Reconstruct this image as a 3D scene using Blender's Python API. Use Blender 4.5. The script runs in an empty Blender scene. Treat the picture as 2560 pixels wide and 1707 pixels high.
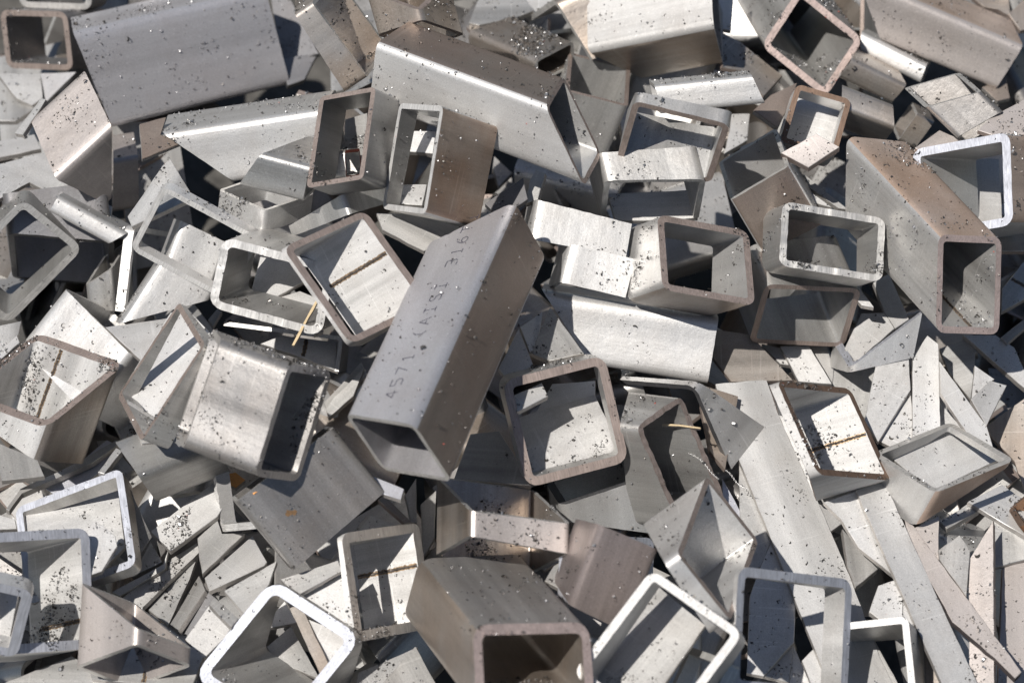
import bpy, math, random
from mathutils import Vector, Quaternion, Matrix
from mathutils.bvhtree import BVHTree
from mathutils import noise
import math
def rrpath(w,h,r,n=4):
    """rounded rectangle, CCW from side 0 start; returns list of (u,v,side)"""
    c=[(r,r,math.pi),(w-r,r,1.5*math.pi),(w-r,h-r,0),(r,h-r,.5*math.pi)]
    P=[]
    # order: side0 from corner0 to corner1
    for k in range(4):
        cx,cy,a0=c[k]
        P.append([(cx+r*math.cos(a0+math.pi/2*i/n),cy+r*math.sin(a0+math.pi/2*i/n)) for i in range(n+1)])
    return P  # list of corner arcs
def section(w,h,t,r,walls):
    """returns outer,inner point lists (same length), closed flag"""
    m=min(w,h); t=min(t,m*.3); r=max(min(r,m*.45),t*1.05)
    A=rrpath(w,h,r); ri=r-t
    ci=[(r,r),(w-r,r),(w-r,h-r),(r,h-r)]
    def inner(arc,k):
        cx,cy=ci[k]; return [(cx+(x-cx)*ri/r,cy+(y-cy)*ri/r) for x,y in arc]
    if walls in ('0123',''):
        O=[];I=[]
        for k in range(4):
            O+=A[k]; I+=inner(A[k],k)
        # order is arc0(corner0) arc1 ...
        return O,I,True
    if walls=='U':
        O=[(0,h)]+A[0]+A[1]+[(w,h)]; I=[(t,h)]+inner(A[0],0)+inner(A[1],1)+[(w-t,h)]
        return O,I,False
    # walls '03' : corner0 with both walls
    O=[(0,h)]+A[0]+[(w,0)]; I=[(t,h)]+inner(A[0],0)+[(w,t)]
    return O,I,False
def tube_mesh(w,h,t,r,walls,near,far,L,hand,nl=1,rng=None,jit=0,burr=0,sub=0):
    """local coords: x=u-w/2,y=v-h/2, z=hand*s ; near: s=a*(u-w/2)+b*(v-h/2); far: L+c*..+d*..
    faces: list of (verts, mat) mat 0 skin 1 rim"""
    O,I,closed=section(w,h,t,r,walls)
    if sub:
        def dens(P,Q):
            P2=[];Q2=[];n=len(P)
            for i in range(n if closed else n-1):
                j=(i+1)%n
                d=math.dist(P[i],P[j]); k=max(1,int(d/sub))
                for q in range(k):
                    f=q/k
                    P2.append((P[i][0]*(1-f)+P[j][0]*f,P[i][1]*(1-f)+P[j][1]*f))
                    Q2.append((Q[i][0]*(1-f)+Q[j][0]*f,Q[i][1]*(1-f)+Q[j][1]*f))
            if not closed: P2.append(P[-1]);Q2.append(Q[-1])
            return P2,Q2
        O,I=dens(O,I)
    n=len(O); V=[];F=[]
    bw=[0.]*(n+1); bw2=[0.]*(n+1)
    if rng and burr:
        ph=[rng.uniform(0,6.28) for _ in range(6)]
        for i in range(n):
            a=6.283*i/n
            bw[i]=burr*(math.sin(7*a+ph[0])*.35+math.sin(13*a+ph[1])*.3+math.sin(29*a+ph[2])*.2+math.sin(47*a+ph[3])*.15)
            bw2[i]=burr*.5*(math.sin(9*a+ph[4])*.5+math.sin(23*a+ph[5])*.5)
    def ends(p):
        x=p[0]-w/2;y=p[1]-h/2
        s0=near[0]*x+near[1]*y; s1=L+far[0]*x+far[1]*y
        if s1-s0<.0012:
            m=(s0+s1)/2; s0=m-.0006; s1=m+.0006
        return x,y,s0,s1
    for rk,ring in enumerate((O,I)):
        for pi,p in enumerate(ring):
            x,y,s0,s1=ends(p)
            j0=j1=0
            if rng:
                j0=rng.uniform(-jit,jit); j1=rng.uniform(-jit,jit)
                j0+=bw[pi]+(bw2[pi] if rk else -bw2[pi])
            for q in range(nl+1):
                f=q/nl; s=s0*(1-f)+s1*f+(j0 if q==0 else 0)+(j1 if q==nl else 0)
                V.append((x,y,hand*s))
    st=nl+1; off=n*st
    for i in range(n if closed else n-1):
        j=(i+1)%n
        for q in range(nl):
            F.append(((i*st+q,j*st+q,j*st+q+1,i*st+q+1),0))
            F.append(((off+i*st+q,off+i*st+q+1,off+j*st+q+1,off+j*st+q),0))
        F.append(((i*st,off+i*st,off+j*st,j*st),1))
        F.append(((i*st+nl,j*st+nl,off+j*st+nl,off+i*st+nl),3))
    if not closed:
        for i in (0,n-1):
            for q in range(nl):
                F.append(((i*st+q,i*st+q+1,off+i*st+q+1,off+i*st+q),1))
    return V,F


# ---- measured pieces: kind, key, label, options, location, rotation, sizes ...
DATA=[
["T","bigTL","large long grey box tube with a bright rounded edge, top left corner of the heap",{"c":"l"},[-0.30617,0.25026,-0.01549],[0.61018,-0.43448,0.66136,-0.03882],[0.0751,0.06355,0.00312,0.00649,0.13678],"0123",[0.252,0.435],[0.122,-0.048],1],
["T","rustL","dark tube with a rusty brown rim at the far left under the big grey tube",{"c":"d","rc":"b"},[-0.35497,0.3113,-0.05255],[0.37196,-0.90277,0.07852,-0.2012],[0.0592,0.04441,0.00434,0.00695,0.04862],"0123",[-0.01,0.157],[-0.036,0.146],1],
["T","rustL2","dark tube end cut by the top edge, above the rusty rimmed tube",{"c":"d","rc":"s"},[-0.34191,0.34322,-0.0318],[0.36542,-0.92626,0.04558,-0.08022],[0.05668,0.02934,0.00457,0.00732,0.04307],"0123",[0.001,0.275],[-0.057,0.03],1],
["T","pink1","pinkish tube offcut with a slanted cut leaning against the big grey tube",{"c":"p"},[-0.30844,0.12824,0.03482],[0.22694,-0.39442,-0.73223,0.50673],[0.05446,0.06106,0.00235,0.00413,0.02706],"0123",[0.254,0.193],[0.226,-0.611],-1],
["T","mid5","narrow upright tube offcut between the pinkish tube and the dark gap",{"c":"p"},[-0.28794,0.17492,-0.03842],[0.66348,-0.30272,0.67816,-0.09089],[0.03992,0.05541,0.00243,0.00389,0.01735],"0123",[-0.124,0.181],[-0.079,0.136],1],
["T","mitre6","pale pointed tube with a long slanted cut, below the big grey tube",{"c":"w"},[-0.21426,0.12375,0.05639],[0.7491,-0.18303,0.5878,-0.24461],[0.04232,0.05151,0.00254,0.00487,0.09508],"0123",[1.024,-0.159],[-0.027,-0.002],1],
["T","seven","small grey tube end with a sharp saw-cut edge lying over the pale pointed tube",{"c":"g"},[-0.15798,0.06876,0.11297],[0.6301,-0.09748,0.72808,-0.25173],[0.02663,0.05141,0.00246,0.00393,0.03045],"0123",[-0.421,0.468],[-0.015,0.13],1],
["T","eight","stained offcut with an upturned dark mouth and bright edge left of the centre frame",{"c":"w"},[-0.16629,0.07203,0.07415],[0.03017,0.37775,0.88836,-0.25925],[0.04689,0.0465,0.00249,0.00399,0.0177],"0123",[0.074,-0.07],[0.103,-0.034],1],
["T","tab9","bent strip with a bright fold above the tilted frame with the brown rim",{"c":"g"},[-0.11465,0.06083,0.07516],[0.29912,0.22228,0.83372,-0.40748],[0.05533,0.0554,0.00228,0.00364,0.00993],"03",[0.084,-0.029],[-0.037,-0.064],1],
["T","frame10","thick frame shaped tube slice standing at the left edge",{"c":"g","rc":"s"},[-0.34454,0.0654,0.00254],[0.46371,-0.79137,0.32334,0.23272],[0.05742,0.07582,0.0051,0.00815,0.02596],"0123",[0.089,-0.156],[0.027,0.036],1],
["T","blue11","pale bluish tube with a satin rounded edge behind the thick left frame",{"c":"w"},[-0.31542,0.10349,0.02276],[0.4587,-0.21439,0.79383,-0.33686],[0.0131,0.05013,0.00234,0.00375,0.04961],"0123",[-0.042,0.028],[-0.612,0.023],1],
["P","cone12","grey curved offcut wedge above the thin white ring",{"c":"g"},[-0.23962,0.06382,0.07969],[0.85278,-0.06455,-0.07618,0.51263],[[-0.0221,0.0107],[-0.0285,0.0033],[-0.0133,-0.0086],[0.0075,-0.0248],[0.0314,0.0087],[0.025,0.0107]],0.004],
["P","dirty13","smeared dirty plate sticking out below the pinkish tube at the left edge",{"c":"w","dirt":"1"},[-0.32155,0.12407,0.00688],[0.23365,0.05423,0.02975,0.97035],[[0.0311,0.0332],[0.0189,0.0025],[-0.0273,0.0025],[-0.0467,0.0007],[-0.0416,-0.0099],[-0.0083,-0.0083],[0.0247,-0.0253],[0.0491,0.0045]],0.0042],
["P","strip13b","light strip at the left edge just above the smeared plate",{"c":"w"},[-0.36056,0.19814,-0.03637],[0.14172,-0.00664,-0.04632,-0.9888],[[0.0188,0.008],[-0.0181,0.008],[-0.0163,-0.0075],[0.0156,-0.0085]],0.0043],
["P","white14","small white plate in the gap under the rusty rimmed tube",{"c":"w"},[-0.35969,0.26624,-0.05545],[0.99796,0.03646,0.04165,0.03169],[[-0.0066,-0.0075],[0.0047,-0.0143],[0.0125,-0.0075],[0.0109,0.0146],[-0.0215,0.0146]],0.0043],
["P","blue14","bluish grey plate in the shade at the far left",{"c":"g"},[-0.36793,0.25576,-0.06184],[0.67851,-0.07825,-0.02954,0.72982],[[-0.0116,0.0155],[-0.0151,-0.0008],[-0.0046,-0.0168],[-0.0007,-0.0133],[0.032,0.0155]],0.0043],
["P","brown14","dark brown scrap plate beside the small white plate",{"c":"d"},[-0.34373,0.26653,-0.05826],[0.97616,0.1624,-0.13183,-0.05789],[[-0.0042,-0.0047],[-0.0116,-0.0201],[0.0026,-0.0049],[0.0213,0.0149],[-0.008,0.0149]],0.0043],  # brown plate given the dark colour for the shade it lies in
["P","dark14","thin dark bar in the gap at the far left",{"c":"g"},[-0.33318,0.1467,0.06247],[0.86771,-0.05834,-0.1051,0.48231],[[-0.0168,0.0027],[-0.0155,-0.0041],[0.0162,-0.0014],[0.0161,0.0027]],0.0041],
["P","brown15","rust brown plate in the gap below the big grey tube",{"c":"n"},[-0.24185,0.11659,0.07918],[0.26457,-0.06607,0.09366,-0.95753],[[0.0186,0.0119],[-0.0132,0.0119],[-0.0016,0.0001],[-0.0114,-0.0107],[0.0076,-0.0133]],0.004],  # brown of its own, toned down for the shade of the gap
["P","dk16","dark plate deep in the gap right of the big grey tube",{"c":"d"},[-0.15962,0.28969,-0.06021],[0.98317,0.01339,0.08,0.16369],[[-0.0119,-0.0136],[0.0022,-0.0105],[0.0199,0.012],[-0.0101,0.012]],0.0043],  # coloured dark for the deep shade around it
["P","dk16b","shadowed plate in the dark gap at the end of the big grey tube",{"c":"d"},[-0.16717,0.33257,-0.06422],[0.64675,-0.10204,-0.13345,0.74397],[[-0.03,0.0115],[-0.032,-0.0193],[0.0264,-0.0038],[0.0356,0.0115]],0.0043],  # dark sheet standing in for the shade of the deep gap
["T","ring17","thin white ring slice with a raw bright rim, left of centre",{"c":"w","rc":"W"},[-0.21338,0.03176,0.06906],[0.57512,-0.77927,0.24591,0.03873],[0.07438,0.06084,0.00412,0.00725,0.00772],"0123",[0.0,0.0],[-0.0,-0.0],1],
["T","up18","grey tube passing through the thin white ring",{"c":"w"},[-0.2252,0.04609,0.01582],[0.8539,-0.47712,0.20765,0.01003],[0.03549,0.05632,0.0021,0.00337,0.03133],"0123",[-0.153,0.095],[-0.079,0.085],1],
["T","lo18","white tube offcut tapering to a point below the thin white ring",{"c":"w"},[-0.24026,0.0224,0.00462],[0.84767,-0.44057,0.28848,-0.0642],[0.04217,0.05785,0.0021,0.00336,0.02887],"0123",[1.104,-0.019],[0.082,0.013],1],
["T","ring19","narrow white angle slice standing behind the thin white ring",{"c":"w","rc":"W"},[-0.25447,0.06929,-0.01394],[0.27329,-0.76454,-0.12787,0.5696],[0.0602,0.05978,0.00363,0.00581,0.00703],"03",[0.0,0.0],[-0.0,0.0],1],
["T","dark20","dark shaded tube seen through the thick left frame",{"c":"d","rc":"d"},[-0.31832,0.09632,-0.0374],[0.88877,-0.44708,-0.0225,0.09849],[0.07181,0.08807,0.0039,0.00624,0.05095],"0123",[-0.218,-0.36],[0.0,0.0],1],  # skin and rim coloured dark for the shade over this tube
["T","corner21","grey offcut corner with upright edge beside the thick left frame",{"c":"g"},[-0.28379,0.08205,-0.02073],[0.05473,0.05982,0.93708,-0.33956],[0.02097,0.05172,0.00279,0.00447,0.03476],"0123",[0.586,-0.152],[-0.132,0.282],1],
["T","white22","broad white tube face behind the swarf filled tube at the left",{"c":"w"},[-0.26849,0.01181,-0.00553],[0.79137,-0.45274,0.18806,-0.36523],[0.07552,0.06706,0.00252,0.00606,0.05098],"0123",[0.012,0.01],[0.03,0.027],-1],
["P","tri23","white triangular plate tucked between two tubes at left centre",{"c":"w"},[-0.24844,-0.01273,0.02286],[0.99227,0.00486,0.04057,0.11719],[[-0.0049,-0.019],[0.0108,-0.0071],[0.0186,0.0131],[-0.0245,0.0131]],0.0042],
["T","swarfL","tube with a brown rim and a weld line inside, full of metal shavings, left edge",{"c":"v","rc":"b","weld":"0,.36","wl":"1","wc":"1:b"},[-0.31601,-0.04528,0.01978],[0.2762,0.89063,-0.34983,-0.09002],[0.07643,0.06162,0.00535,0.00855,0.04492],"0123",[-0.307,0.622],[-0.059,-0.299],1],
["T","ringA","tilted brown rimmed ring slice leaning against the broad grey box tube",{"c":"g","rc":"b"},[-0.23051,-0.0708,0.06762],[0.21311,-0.80708,0.39437,-0.38428],[0.08025,0.07595,0.00394,0.00505,0.01159],"0123",[-0.126,-0.104],[-0.004,-0.004],1],
["P","plateA","speckled white plate framed by the tilted brown ring",{"c":"w"},[-0.22838,-0.03389,0.02554],[0.84268,-0.03517,-0.02492,0.53669],[[-0.0334,0.0206],[-0.0392,0.0136],[-0.05,-0.0286],[0.0121,-0.0196],[0.0261,-0.0218],[0.045,0.0153],[0.0394,0.0206]],0.0024],
["P","plateA2","grey plate at the foot of the speckled white plate",{"c":"g"},[-0.23943,-0.09336,0.03651],[0.95512,0.00419,0.04502,-0.29275],[[-0.0142,-0.0026],[0.0047,-0.0136],[0.0191,0.001],[0.0149,0.0076],[-0.0245,0.0076]],0.0024],  # its grey stands for the shaded lower face under the white plate
["T","bigC","broad grey box tube covered with fine shavings, left of the lettered tube",{"c":"m","rc":"g"},[-0.13767,-0.14891,0.12281],[0.35547,-0.7504,-0.0603,0.55399],[0.04772,0.074,0.00463,0.00741,0.07152],"0123",[-0.178,-0.007],[0.68,0.029],1],
["T","tornB","frame with ragged torn white rims left of the centre",{"c":"g","rc":"W","burr":"1"},[-0.15885,-0.01494,0.08438],[0.40516,-0.89073,0.17549,-0.10793],[0.07661,0.04983,0.00547,0.00875,0.05046],"0123",[0.196,0.033],[0.237,0.015],1],
["T","weld28","dark bent channel under the frame with ragged rims",{"c":"d"},[-0.15873,0.00624,-0.01497],[0.06825,-0.00999,-0.29628,0.95261],[0.08381,0.02427,0.00274,0.00438,0.03467],"03",[0.064,-0.093],[-0.219,0.236],-1],
["P","plate28","small light plate with a rusty weld under the dark bent channel",{"c":"w","weld":".55"},[-0.14383,0.0058,-0.01805],[0.99664,0.03512,0.00261,-0.07401],[[-0.0301,0.0003],[-0.0023,-0.0055],[0.0263,-0.0133],[0.0218,0.0093],[-0.0157,0.0093]],0.0042],
["T","frameD","tilted tube with brown rim and dark weld inside, left of the lettered tube",{"c":"v","rc":"b","weld":"1,.42","wl":".9"},[-0.09985,-0.03821,0.12767],[0.10725,-0.83497,-0.33767,0.42107],[0.05801,0.0763,0.00436,0.00628,0.03069],"0123",[-0.607,-0.138],[0.369,-0.133],1],
["T","AISI","long lavender grey box tube with printed lettering in the centre of the heap",{"c":"l","text":"1","wc":"3:n"},[-0.07077,-0.17587,0.13587],[0.08658,0.23809,0.573,-0.77941],[0.05938,0.05273,0.00324,0.00675,0.19626],"0123",[0.406,0.103],[-0.522,0.033],-1],
["T","frameE","upright square ring slice right of the lettered tube, framing a plate of shavings",{"c":"g","rc":"b"},[0.03525,-0.0981,0.04896],[0.33562,-0.93392,-0.12269,0.0103],[0.07081,0.07198,0.00582,0.00885,0.02952],"0123",[0.153,-0.058],[0.067,-0.2],1],
["P","inE","pale plate sprinkled with shavings inside the upright square ring",{"c":"w","swarf":"1"},[0.02809,-0.08446,0.01262],[0.22321,-0.01657,0.02148,-0.97439],[[0.0253,0.0027],[0.0311,0.0286],[-0.0364,0.0286],[-0.0387,-0.0172],[0.0014,-0.0207],[0.0173,-0.0219]],0.0042],
["P","inE2","small grey plate corner inside the upright square ring, top left",{"c":"w"},[0.01177,-0.0851,0.05859],[0.30303,-0.0468,-0.01853,-0.95165],[[0.0145,0.0059],[-0.0105,0.0059],[-0.0133,-0.0052],[0.0093,-0.0066]],0.0041],
["P","inE3","shaded plate behind the pale plate inside the upright square ring",{"c":"w"},[0.03568,-0.05259,0.0097],[0.21687,-0.04949,-0.05128,-0.9736],[[0.0177,0.0076],[-0.019,0.0076],[-0.0257,-0.0059],[0.0026,-0.0142],[0.0244,0.0049]],0.0042],
["T","tubeF","square tube with streaked pale side and brown rim, right of centre",{"c":"w","rc":"b","wc":"2:b"},[0.12915,0.00895,0.08167],[0.22787,-0.95596,0.0184,0.18408],[0.06611,0.05492,0.00469,0.00675,0.05585],"0123",[-0.042,-0.46],[-0.021,-0.196],1],
["T","tabG","small white bent tab beside the upper end of the lettered tube",{"c":"w"},[0.05766,0.04874,0.03579],[0.84808,-0.51053,0.14166,-0.00652],[0.04643,0.05712,0.00272,0.00479,0.02823],"03",[-0.042,-0.101],[-0.034,-0.055],-1],
["T","boxH","white folded plate just above the small white bent tab",{"c":"w"},[0.0457,0.0722,0.04792],[0.86035,-0.49882,0.10477,0.00281],[0.06702,0.05912,0.00251,0.00442,0.02534],"03",[0.059,-0.047],[-0.006,-0.038],-1],
["T","bigI","large bright white tube side with a slanted left end, right of centre",{"c":"w"},[0.03891,0.0196,-0.00616],[0.59533,-0.25834,0.68806,-0.32466],[0.04635,0.05836,0.00253,0.00647,0.09895],"0123",[0.919,0.031],[-0.002,-0.037],1],
["P","inI","grey triangle of plate under the slanted end of the bright white tube",{"c":"g"},[0.02777,-0.03123,0.04238],[0.85426,0.01274,-0.08267,-0.51308],[[0.0113,-0.0092],[0.0191,0.0129],[-0.029,0.0129],[-0.0013,-0.0165]],0.0041],
["P","inI2","light plate sliver beside the lower end of the lettered tube",{"c":"w"},[0.01365,-0.02172,0.03789],[0.66412,-0.09534,0.00426,-0.74151],[[0.0146,-0.0005],[0.0148,0.0047],[-0.0234,0.0047],[-0.006,-0.0088]],0.0041],
["T","tubeJ","trapezoid mouthed grey tube with a golden heat line inside, right half",{"c":"g","rc":"b"},[0.20041,0.01553,0.0084],[0.63729,-0.75912,-0.02497,0.13032],[0.06636,0.05844,0.00419,0.0067,0.04487],"0123",[-0.169,0.045],[0.053,-0.013],1],
["T","tubeK","square tube with a torn silver rim stacked on the trapezoid mouthed tube",{"c":"g","rc":"s","burr":"1"},[0.21497,0.02905,0.07493],[0.23704,-0.95863,0.02926,0.1549],[0.07196,0.04518,0.00472,0.0068,0.03543],"0123",[-0.096,-0.173],[-0.063,-0.275],1],
["T","tubeM","long tube with a copper toned top and saw-scored rim, right side",{"c":"g","rc":"p","weld":"2,.45","wl":"1","wc":"0:k"},[0.30409,-0.00528,0.07325],[0.57163,-0.7745,-0.03579,0.26851],[0.0477,0.0581,0.00408,0.00619,0.1147],"0123",[-0.182,-0.539],[-0.252,-0.556],1],
["T","tubeN","wide pale tube end with a white rim behind the copper toned tube",{"c":"w","rc":"u","wc":"1:k"},[0.3046,0.07152,0.08003],[0.26176,-0.90191,0.03501,-0.34177],[0.07027,0.06384,0.0058,0.00742,0.06758],"0123",[0.186,-0.178],[0.021,-0.123],1],
["T","diaO","diamond shaped mouth of a dark inside tube at the top right",{"c":"g","rc":"p"},[0.21735,0.25777,0.00855],[0.4437,-0.83133,0.25631,0.21525],[0.05779,0.04851,0.00465,0.0067,0.11272],"0123",[-0.279,-0.319],[-0.041,0.034],1],
["T","tubeQ","long brownish tube crossing the top right corner",{"c":"p","wc":"3:k"},[0.26366,0.31225,-0.00538],[0.54677,-0.11549,0.79035,-0.2511],[0.03904,0.05591,0.0027,0.00519,0.10672],"0123",[0.957,0.037],[-0.106,-0.151],1],
["T","rimP","small square tube with a rusty brown rim and white inside, upper right",{"c":"w","rc":"r"},[0.20913,0.13336,0.07409],[0.24682,-0.95776,0.13864,0.05045],[0.03978,0.04338,0.00379,0.00485,0.03591],"0123",[-0.047,-0.151],[0.066,0.21],1],
["P","chipR","small chunky block leaning on the rusty rimmed small tube",{"c":"p"},[0.20282,0.09359,0.09196],[0.96151,0.08469,-0.04635,0.25727],[[-0.0085,-0.01],[0.0175,-0.0079],[0.0096,0.009],[-0.0185,0.009]],0.0068],
["T","tubeS","open triangular cut tube with grey inside and brown underside, upper right",{"c":"w","wc":"1:n"},[0.16513,0.09897,0.06987],[0.01828,-0.73667,0.59999,-0.31144],[0.05885,0.04642,0.00293,0.00375,0.05031],"0123",[0.005,0.056],[-0.02,-0.016],1],
["T","tubeV","low brownish tube with a shaded mouth under the long brownish tube",{"c":"m"},[0.29767,0.15834,0.07692],[0.42636,0.81128,0.11864,0.38205],[0.03422,0.06864,0.00275,0.00352,0.03832],"0123",[0.599,0.319],[0.296,-0.091],1],
["T","smallW","tiny upright tube offcut left of the low brownish tube",{"c":"b"},[0.2835,0.20543,-0.01646],[0.48669,-0.19075,0.80143,-0.29061],[0.024,0.05436,0.00221,0.00353,0.01312],"0123",[-0.127,0.066],[-0.138,0.053],1],
["T","chanX","two faced bar with light top between the rusty rimmed tube and the tiny tube offcut",{"c":"b"},[0.23104,0.15951,0.05613],[0.60761,0.24723,0.75422,0.02881],[0.04516,0.01671,0.00235,0.00375,0.03273],"0123",[0.313,-0.324],[0.038,-0.411],1],
["T","barY","bar with a bright white edge under the long brownish tube",{"c":"w"},[0.25959,0.29074,-0.02843],[0.51077,-0.13811,0.75231,-0.39252],[0.01428,0.05269,0.00248,0.00397,0.05093],"0123",[0.439,-0.008],[0.112,-0.02],1],
["T","barY2","brownish folded offcut right of the diamond mouthed tube",{"c":"b"},[0.24277,0.24929,-0.00308],[0.50089,-0.16688,0.80765,-0.26261],[0.0171,0.05101,0.00244,0.00391,0.03874],"0123",[-0.14,0.152],[-0.229,-0.033],1],
["T","plateZ","light flat bar with scattered shavings and brown cut end, upper right of centre",{"c":"w"},[0.09633,0.11609,0.12149],[0.68652,-0.28366,0.60874,-0.27869],[0.01986,0.05094,0.00227,0.00363,0.06792],"0123",[0.123,-0.076],[0.36,-0.046],1],
["P","tri50","brown triangle of plate left of the small rusty rimmed tube",{"c":"n"},[0.18625,0.16717,0.05195],[0.55541,-0.06731,0.04526,-0.82761],[[0.0217,0.0074],[-0.0092,0.0074],[-0.0239,0.0056],[-0.0041,-0.0071],[0.0155,-0.0134]],0.0041],
["P","dirty51","dusty brown plate covered with shavings left of the diamond mouthed tube",{"c":"b","swarf":"1"},[0.16939,0.24749,-0.00292],[0.93788,-0.02421,0.12168,-0.32402],[[-0.0102,-0.0163],[0.0048,-0.0054],[0.0265,-0.0136],[0.0252,0.0129],[-0.0158,0.0129],[-0.0306,0.0095]],0.0042],
["T","boxAA","wide white box tube with a rounded bright edge at the top centre right",{"c":"v","wc":"3:b"},[0.07604,0.27353,0.00552],[0.45064,-0.54924,-0.64517,0.28109],[0.05989,0.06397,0.00267,0.00641,0.07891],"0123",[-0.012,0.255],[-0.056,-0.328],-1],
["P","aaEnd","narrow dusty plate edge at the right end of the wide white box tube",{"c":"b","swarf":"1"},[0.14966,0.2802,0.0071],[0.68799,-0.11996,0.16494,-0.69647],[[0.0102,-0.0032],[0.0394,0.0043],[-0.0088,0.0043],[-0.0212,-0.0005],[-0.0198,-0.0049]],0.0042],
["P","wt370","bluish white offcut behind the wide white box tube",{"c":"w"},[0.15652,0.28945,0.00497],[0.6714,-0.03919,0.08295,-0.73539],[[0.0155,-0.0017],[0.0155,0.0046],[-0.0168,0.0046],[-0.0141,-0.0076]],0.0042],
["T","tubeBB","funnel shaped tube with four sided mouth right of the large slanted tube",{"c":"g","rc":"b"},[0.06189,0.22547,0.00639],[0.18137,0.96841,-0.06111,-0.15982],[0.04623,0.0584,0.00308,0.00394,0.04257],"0123",[-0.089,-0.009],[-0.046,-0.058],1],
["T","tubeCC","large slanted tube with a white front and brown top, upper centre",{"c":"w","rc":"b","wc":"3:n"},[0.04064,0.07126,0.14162],[0.68016,0.06239,0.64336,-0.34579],[0.04847,0.04492,0.00284,0.0059,0.14814],"0123",[-0.721,0.327],[0.065,0.048],-1],
["T","brownDD","bronze brown box tube with a white rimmed narrow mouth, upper centre",{"c":"g","rc":"W","wc":"1:B"},[-0.06521,0.04323,0.1479],[0.24997,-0.92211,0.17922,-0.23475],[0.05558,0.07075,0.00362,0.00463,0.03989],"0123",[-0.53,0.094],[0.387,0.033],1],
["T","tubeEE","upright frame tube with a brown rim standing left of the bronze tube",{"c":"g","rc":"b"},[-0.11265,0.06285,0.14503],[0.24895,-0.95577,0.0022,-0.15662],[0.04297,0.0672,0.00343,0.00385,0.04552],"0123",[-0.198,-0.574],[-0.024,-0.621],1],
["T","tubeFF","brown tube cut off by the top edge above the large slanted tube",{"c":"b","rc":"b"},[-0.0718,0.20614,0.13019],[0.22034,0.18141,0.89601,-0.34016],[0.03996,0.04893,0.00336,0.00484,0.03418],"0123",[-0.572,-0.218],[0.072,0.421],1],
["T","tubeGG","diagonal open tube running down from the top edge beside the brown tube",{"c":"b"},[-0.1107,0.18088,0.11956],[0.85777,-0.23007,0.42068,-0.18529],[0.06321,0.06494,0.00294,0.00329,0.02675],"0123",[-0.003,-0.082],[0.064,0.226],-1],
["T","barHH","shavings covered bar with a broad white edge behind the large slanted tube",{"c":"b","swarf":"1"},[-0.01456,0.28743,-0.01918],[0.73512,0.18011,0.5435,-0.36299],[0.02226,0.0356,0.00248,0.00475,0.06792],"0123",[-0.138,0.335],[-0.16,0.092],1],
["T","angLL","inverted v shaped angle slice at the top edge beside the wide white box tube",{"c":"b","rc":"w"},[0.03432,0.27476,-0.00689],[0.08079,-0.69723,-0.33594,0.62808],[0.06484,0.0506,0.0038,0.00608,0.04475],"03",[-0.319,0.183],[0.374,0.292],-1],
["P","top61","dusty beige plate at the top edge behind the shavings covered bar",{"c":"g"},[-0.00919,0.30263,-0.00942],[0.99918,-0.03192,0.00079,0.02479],[[-0.0157,-0.0131],[0.0104,-0.0074],[0.0254,-0.0004],[0.0172,0.0157],[-0.0144,0.0157],[-0.0229,-0.0104]],0.0042],
["P","top61b","small white plate at the top edge behind the v shaped angle",{"c":"w"},[0.04426,0.27835,0.02798],[0.99434,0.00565,0.08092,0.06857],[[-0.0074,0.0005],[0.007,-0.0131],[0.0105,0.0063],[-0.01,0.0063]],0.0041],
["P","top61c","grey sliver of plate between the brown tube and the shavings covered bar",{"c":"b"},[-0.01819,0.29186,-0.01304],[0.23443,-0.01431,-0.05923,-0.97022],[[0.0136,0.0059],[0.0029,0.0022],[-0.0223,0.0022],[-0.0076,-0.0035],[0.0134,-0.0069]],0.0042],
["P","top61d","pale plate at the top edge left of the v shaped angle",{"c":"w"},[0.0197,0.31693,-0.01742],[0.99938,0.03522,-0.0,-0.0],[[-0.0068,-0.0119],[0.0057,-0.0007],[0.0148,0.0063],[-0.0136,0.0063]],0.0042],
["T","frameMM","thick open frame with a bright top edge, right of the funnel shaped tube",{"c":"g","rc":"b"},[0.10642,0.06483,0.13697],[0.76542,-0.63276,0.11578,-0.01869],[0.06531,0.06074,0.00426,0.00613,0.02377],"0123",[-0.01,-0.228],[0.038,0.273],1],
["P","inMM","white plate with a dusty weld inside the thick open frame",{"c":"w","weld":".45"},[0.10906,0.08931,0.1082],[0.99533,0.03507,0.00317,-0.08983],[[-0.0292,-0.0157],[0.0084,-0.0101],[0.0264,-0.0056],[0.0252,0.0157],[-0.0307,0.0157]],0.004],
["T","chanNN","grey bridge shaped channel with a ribbed rim below the thick open frame",{"c":"g","rc":"w"},[0.09462,0.0604,0.08096],[0.79181,-0.60007,-0.07617,0.0846],[0.06653,0.06035,0.00372,0.00535,0.02936],"U",[-0.196,-0.06],[-0.132,0.173],1],
["P","inNN","plate heaped with shavings under the grey bridge shaped channel",{"c":"x","swarf":"1"},[0.09892,0.07672,0.04922],[0.99893,0.0352,-0.00105,0.02982],[[-0.029,-0.0081],[0.0076,-0.0103],[0.0276,-0.009],[0.0264,0.0137],[-0.0326,0.0137]],0.0041],
["P","edge64","thin plate on edge in the dark gap above the lettered tube",{"c":"g"},[0.01556,0.08645,0.06277],[0.60799,0.12429,-0.09702,-0.77813],[[-0.0036,-0.0048],[0.0155,-0.0033],[0.0116,0.0051],[-0.0102,0.0051],[-0.0133,-0.0021]],0.0041],
["P","dk64","dim plate in the hollow right of the bronze tube",{"c":"g"},[-0.00906,0.19711,-0.06441],[0.91459,-0.01639,0.03743,-0.40232],[[-0.005,-0.0023],[0.0103,-0.0102],[0.0073,0.0062],[-0.0127,0.0062]],0.0043],
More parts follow.
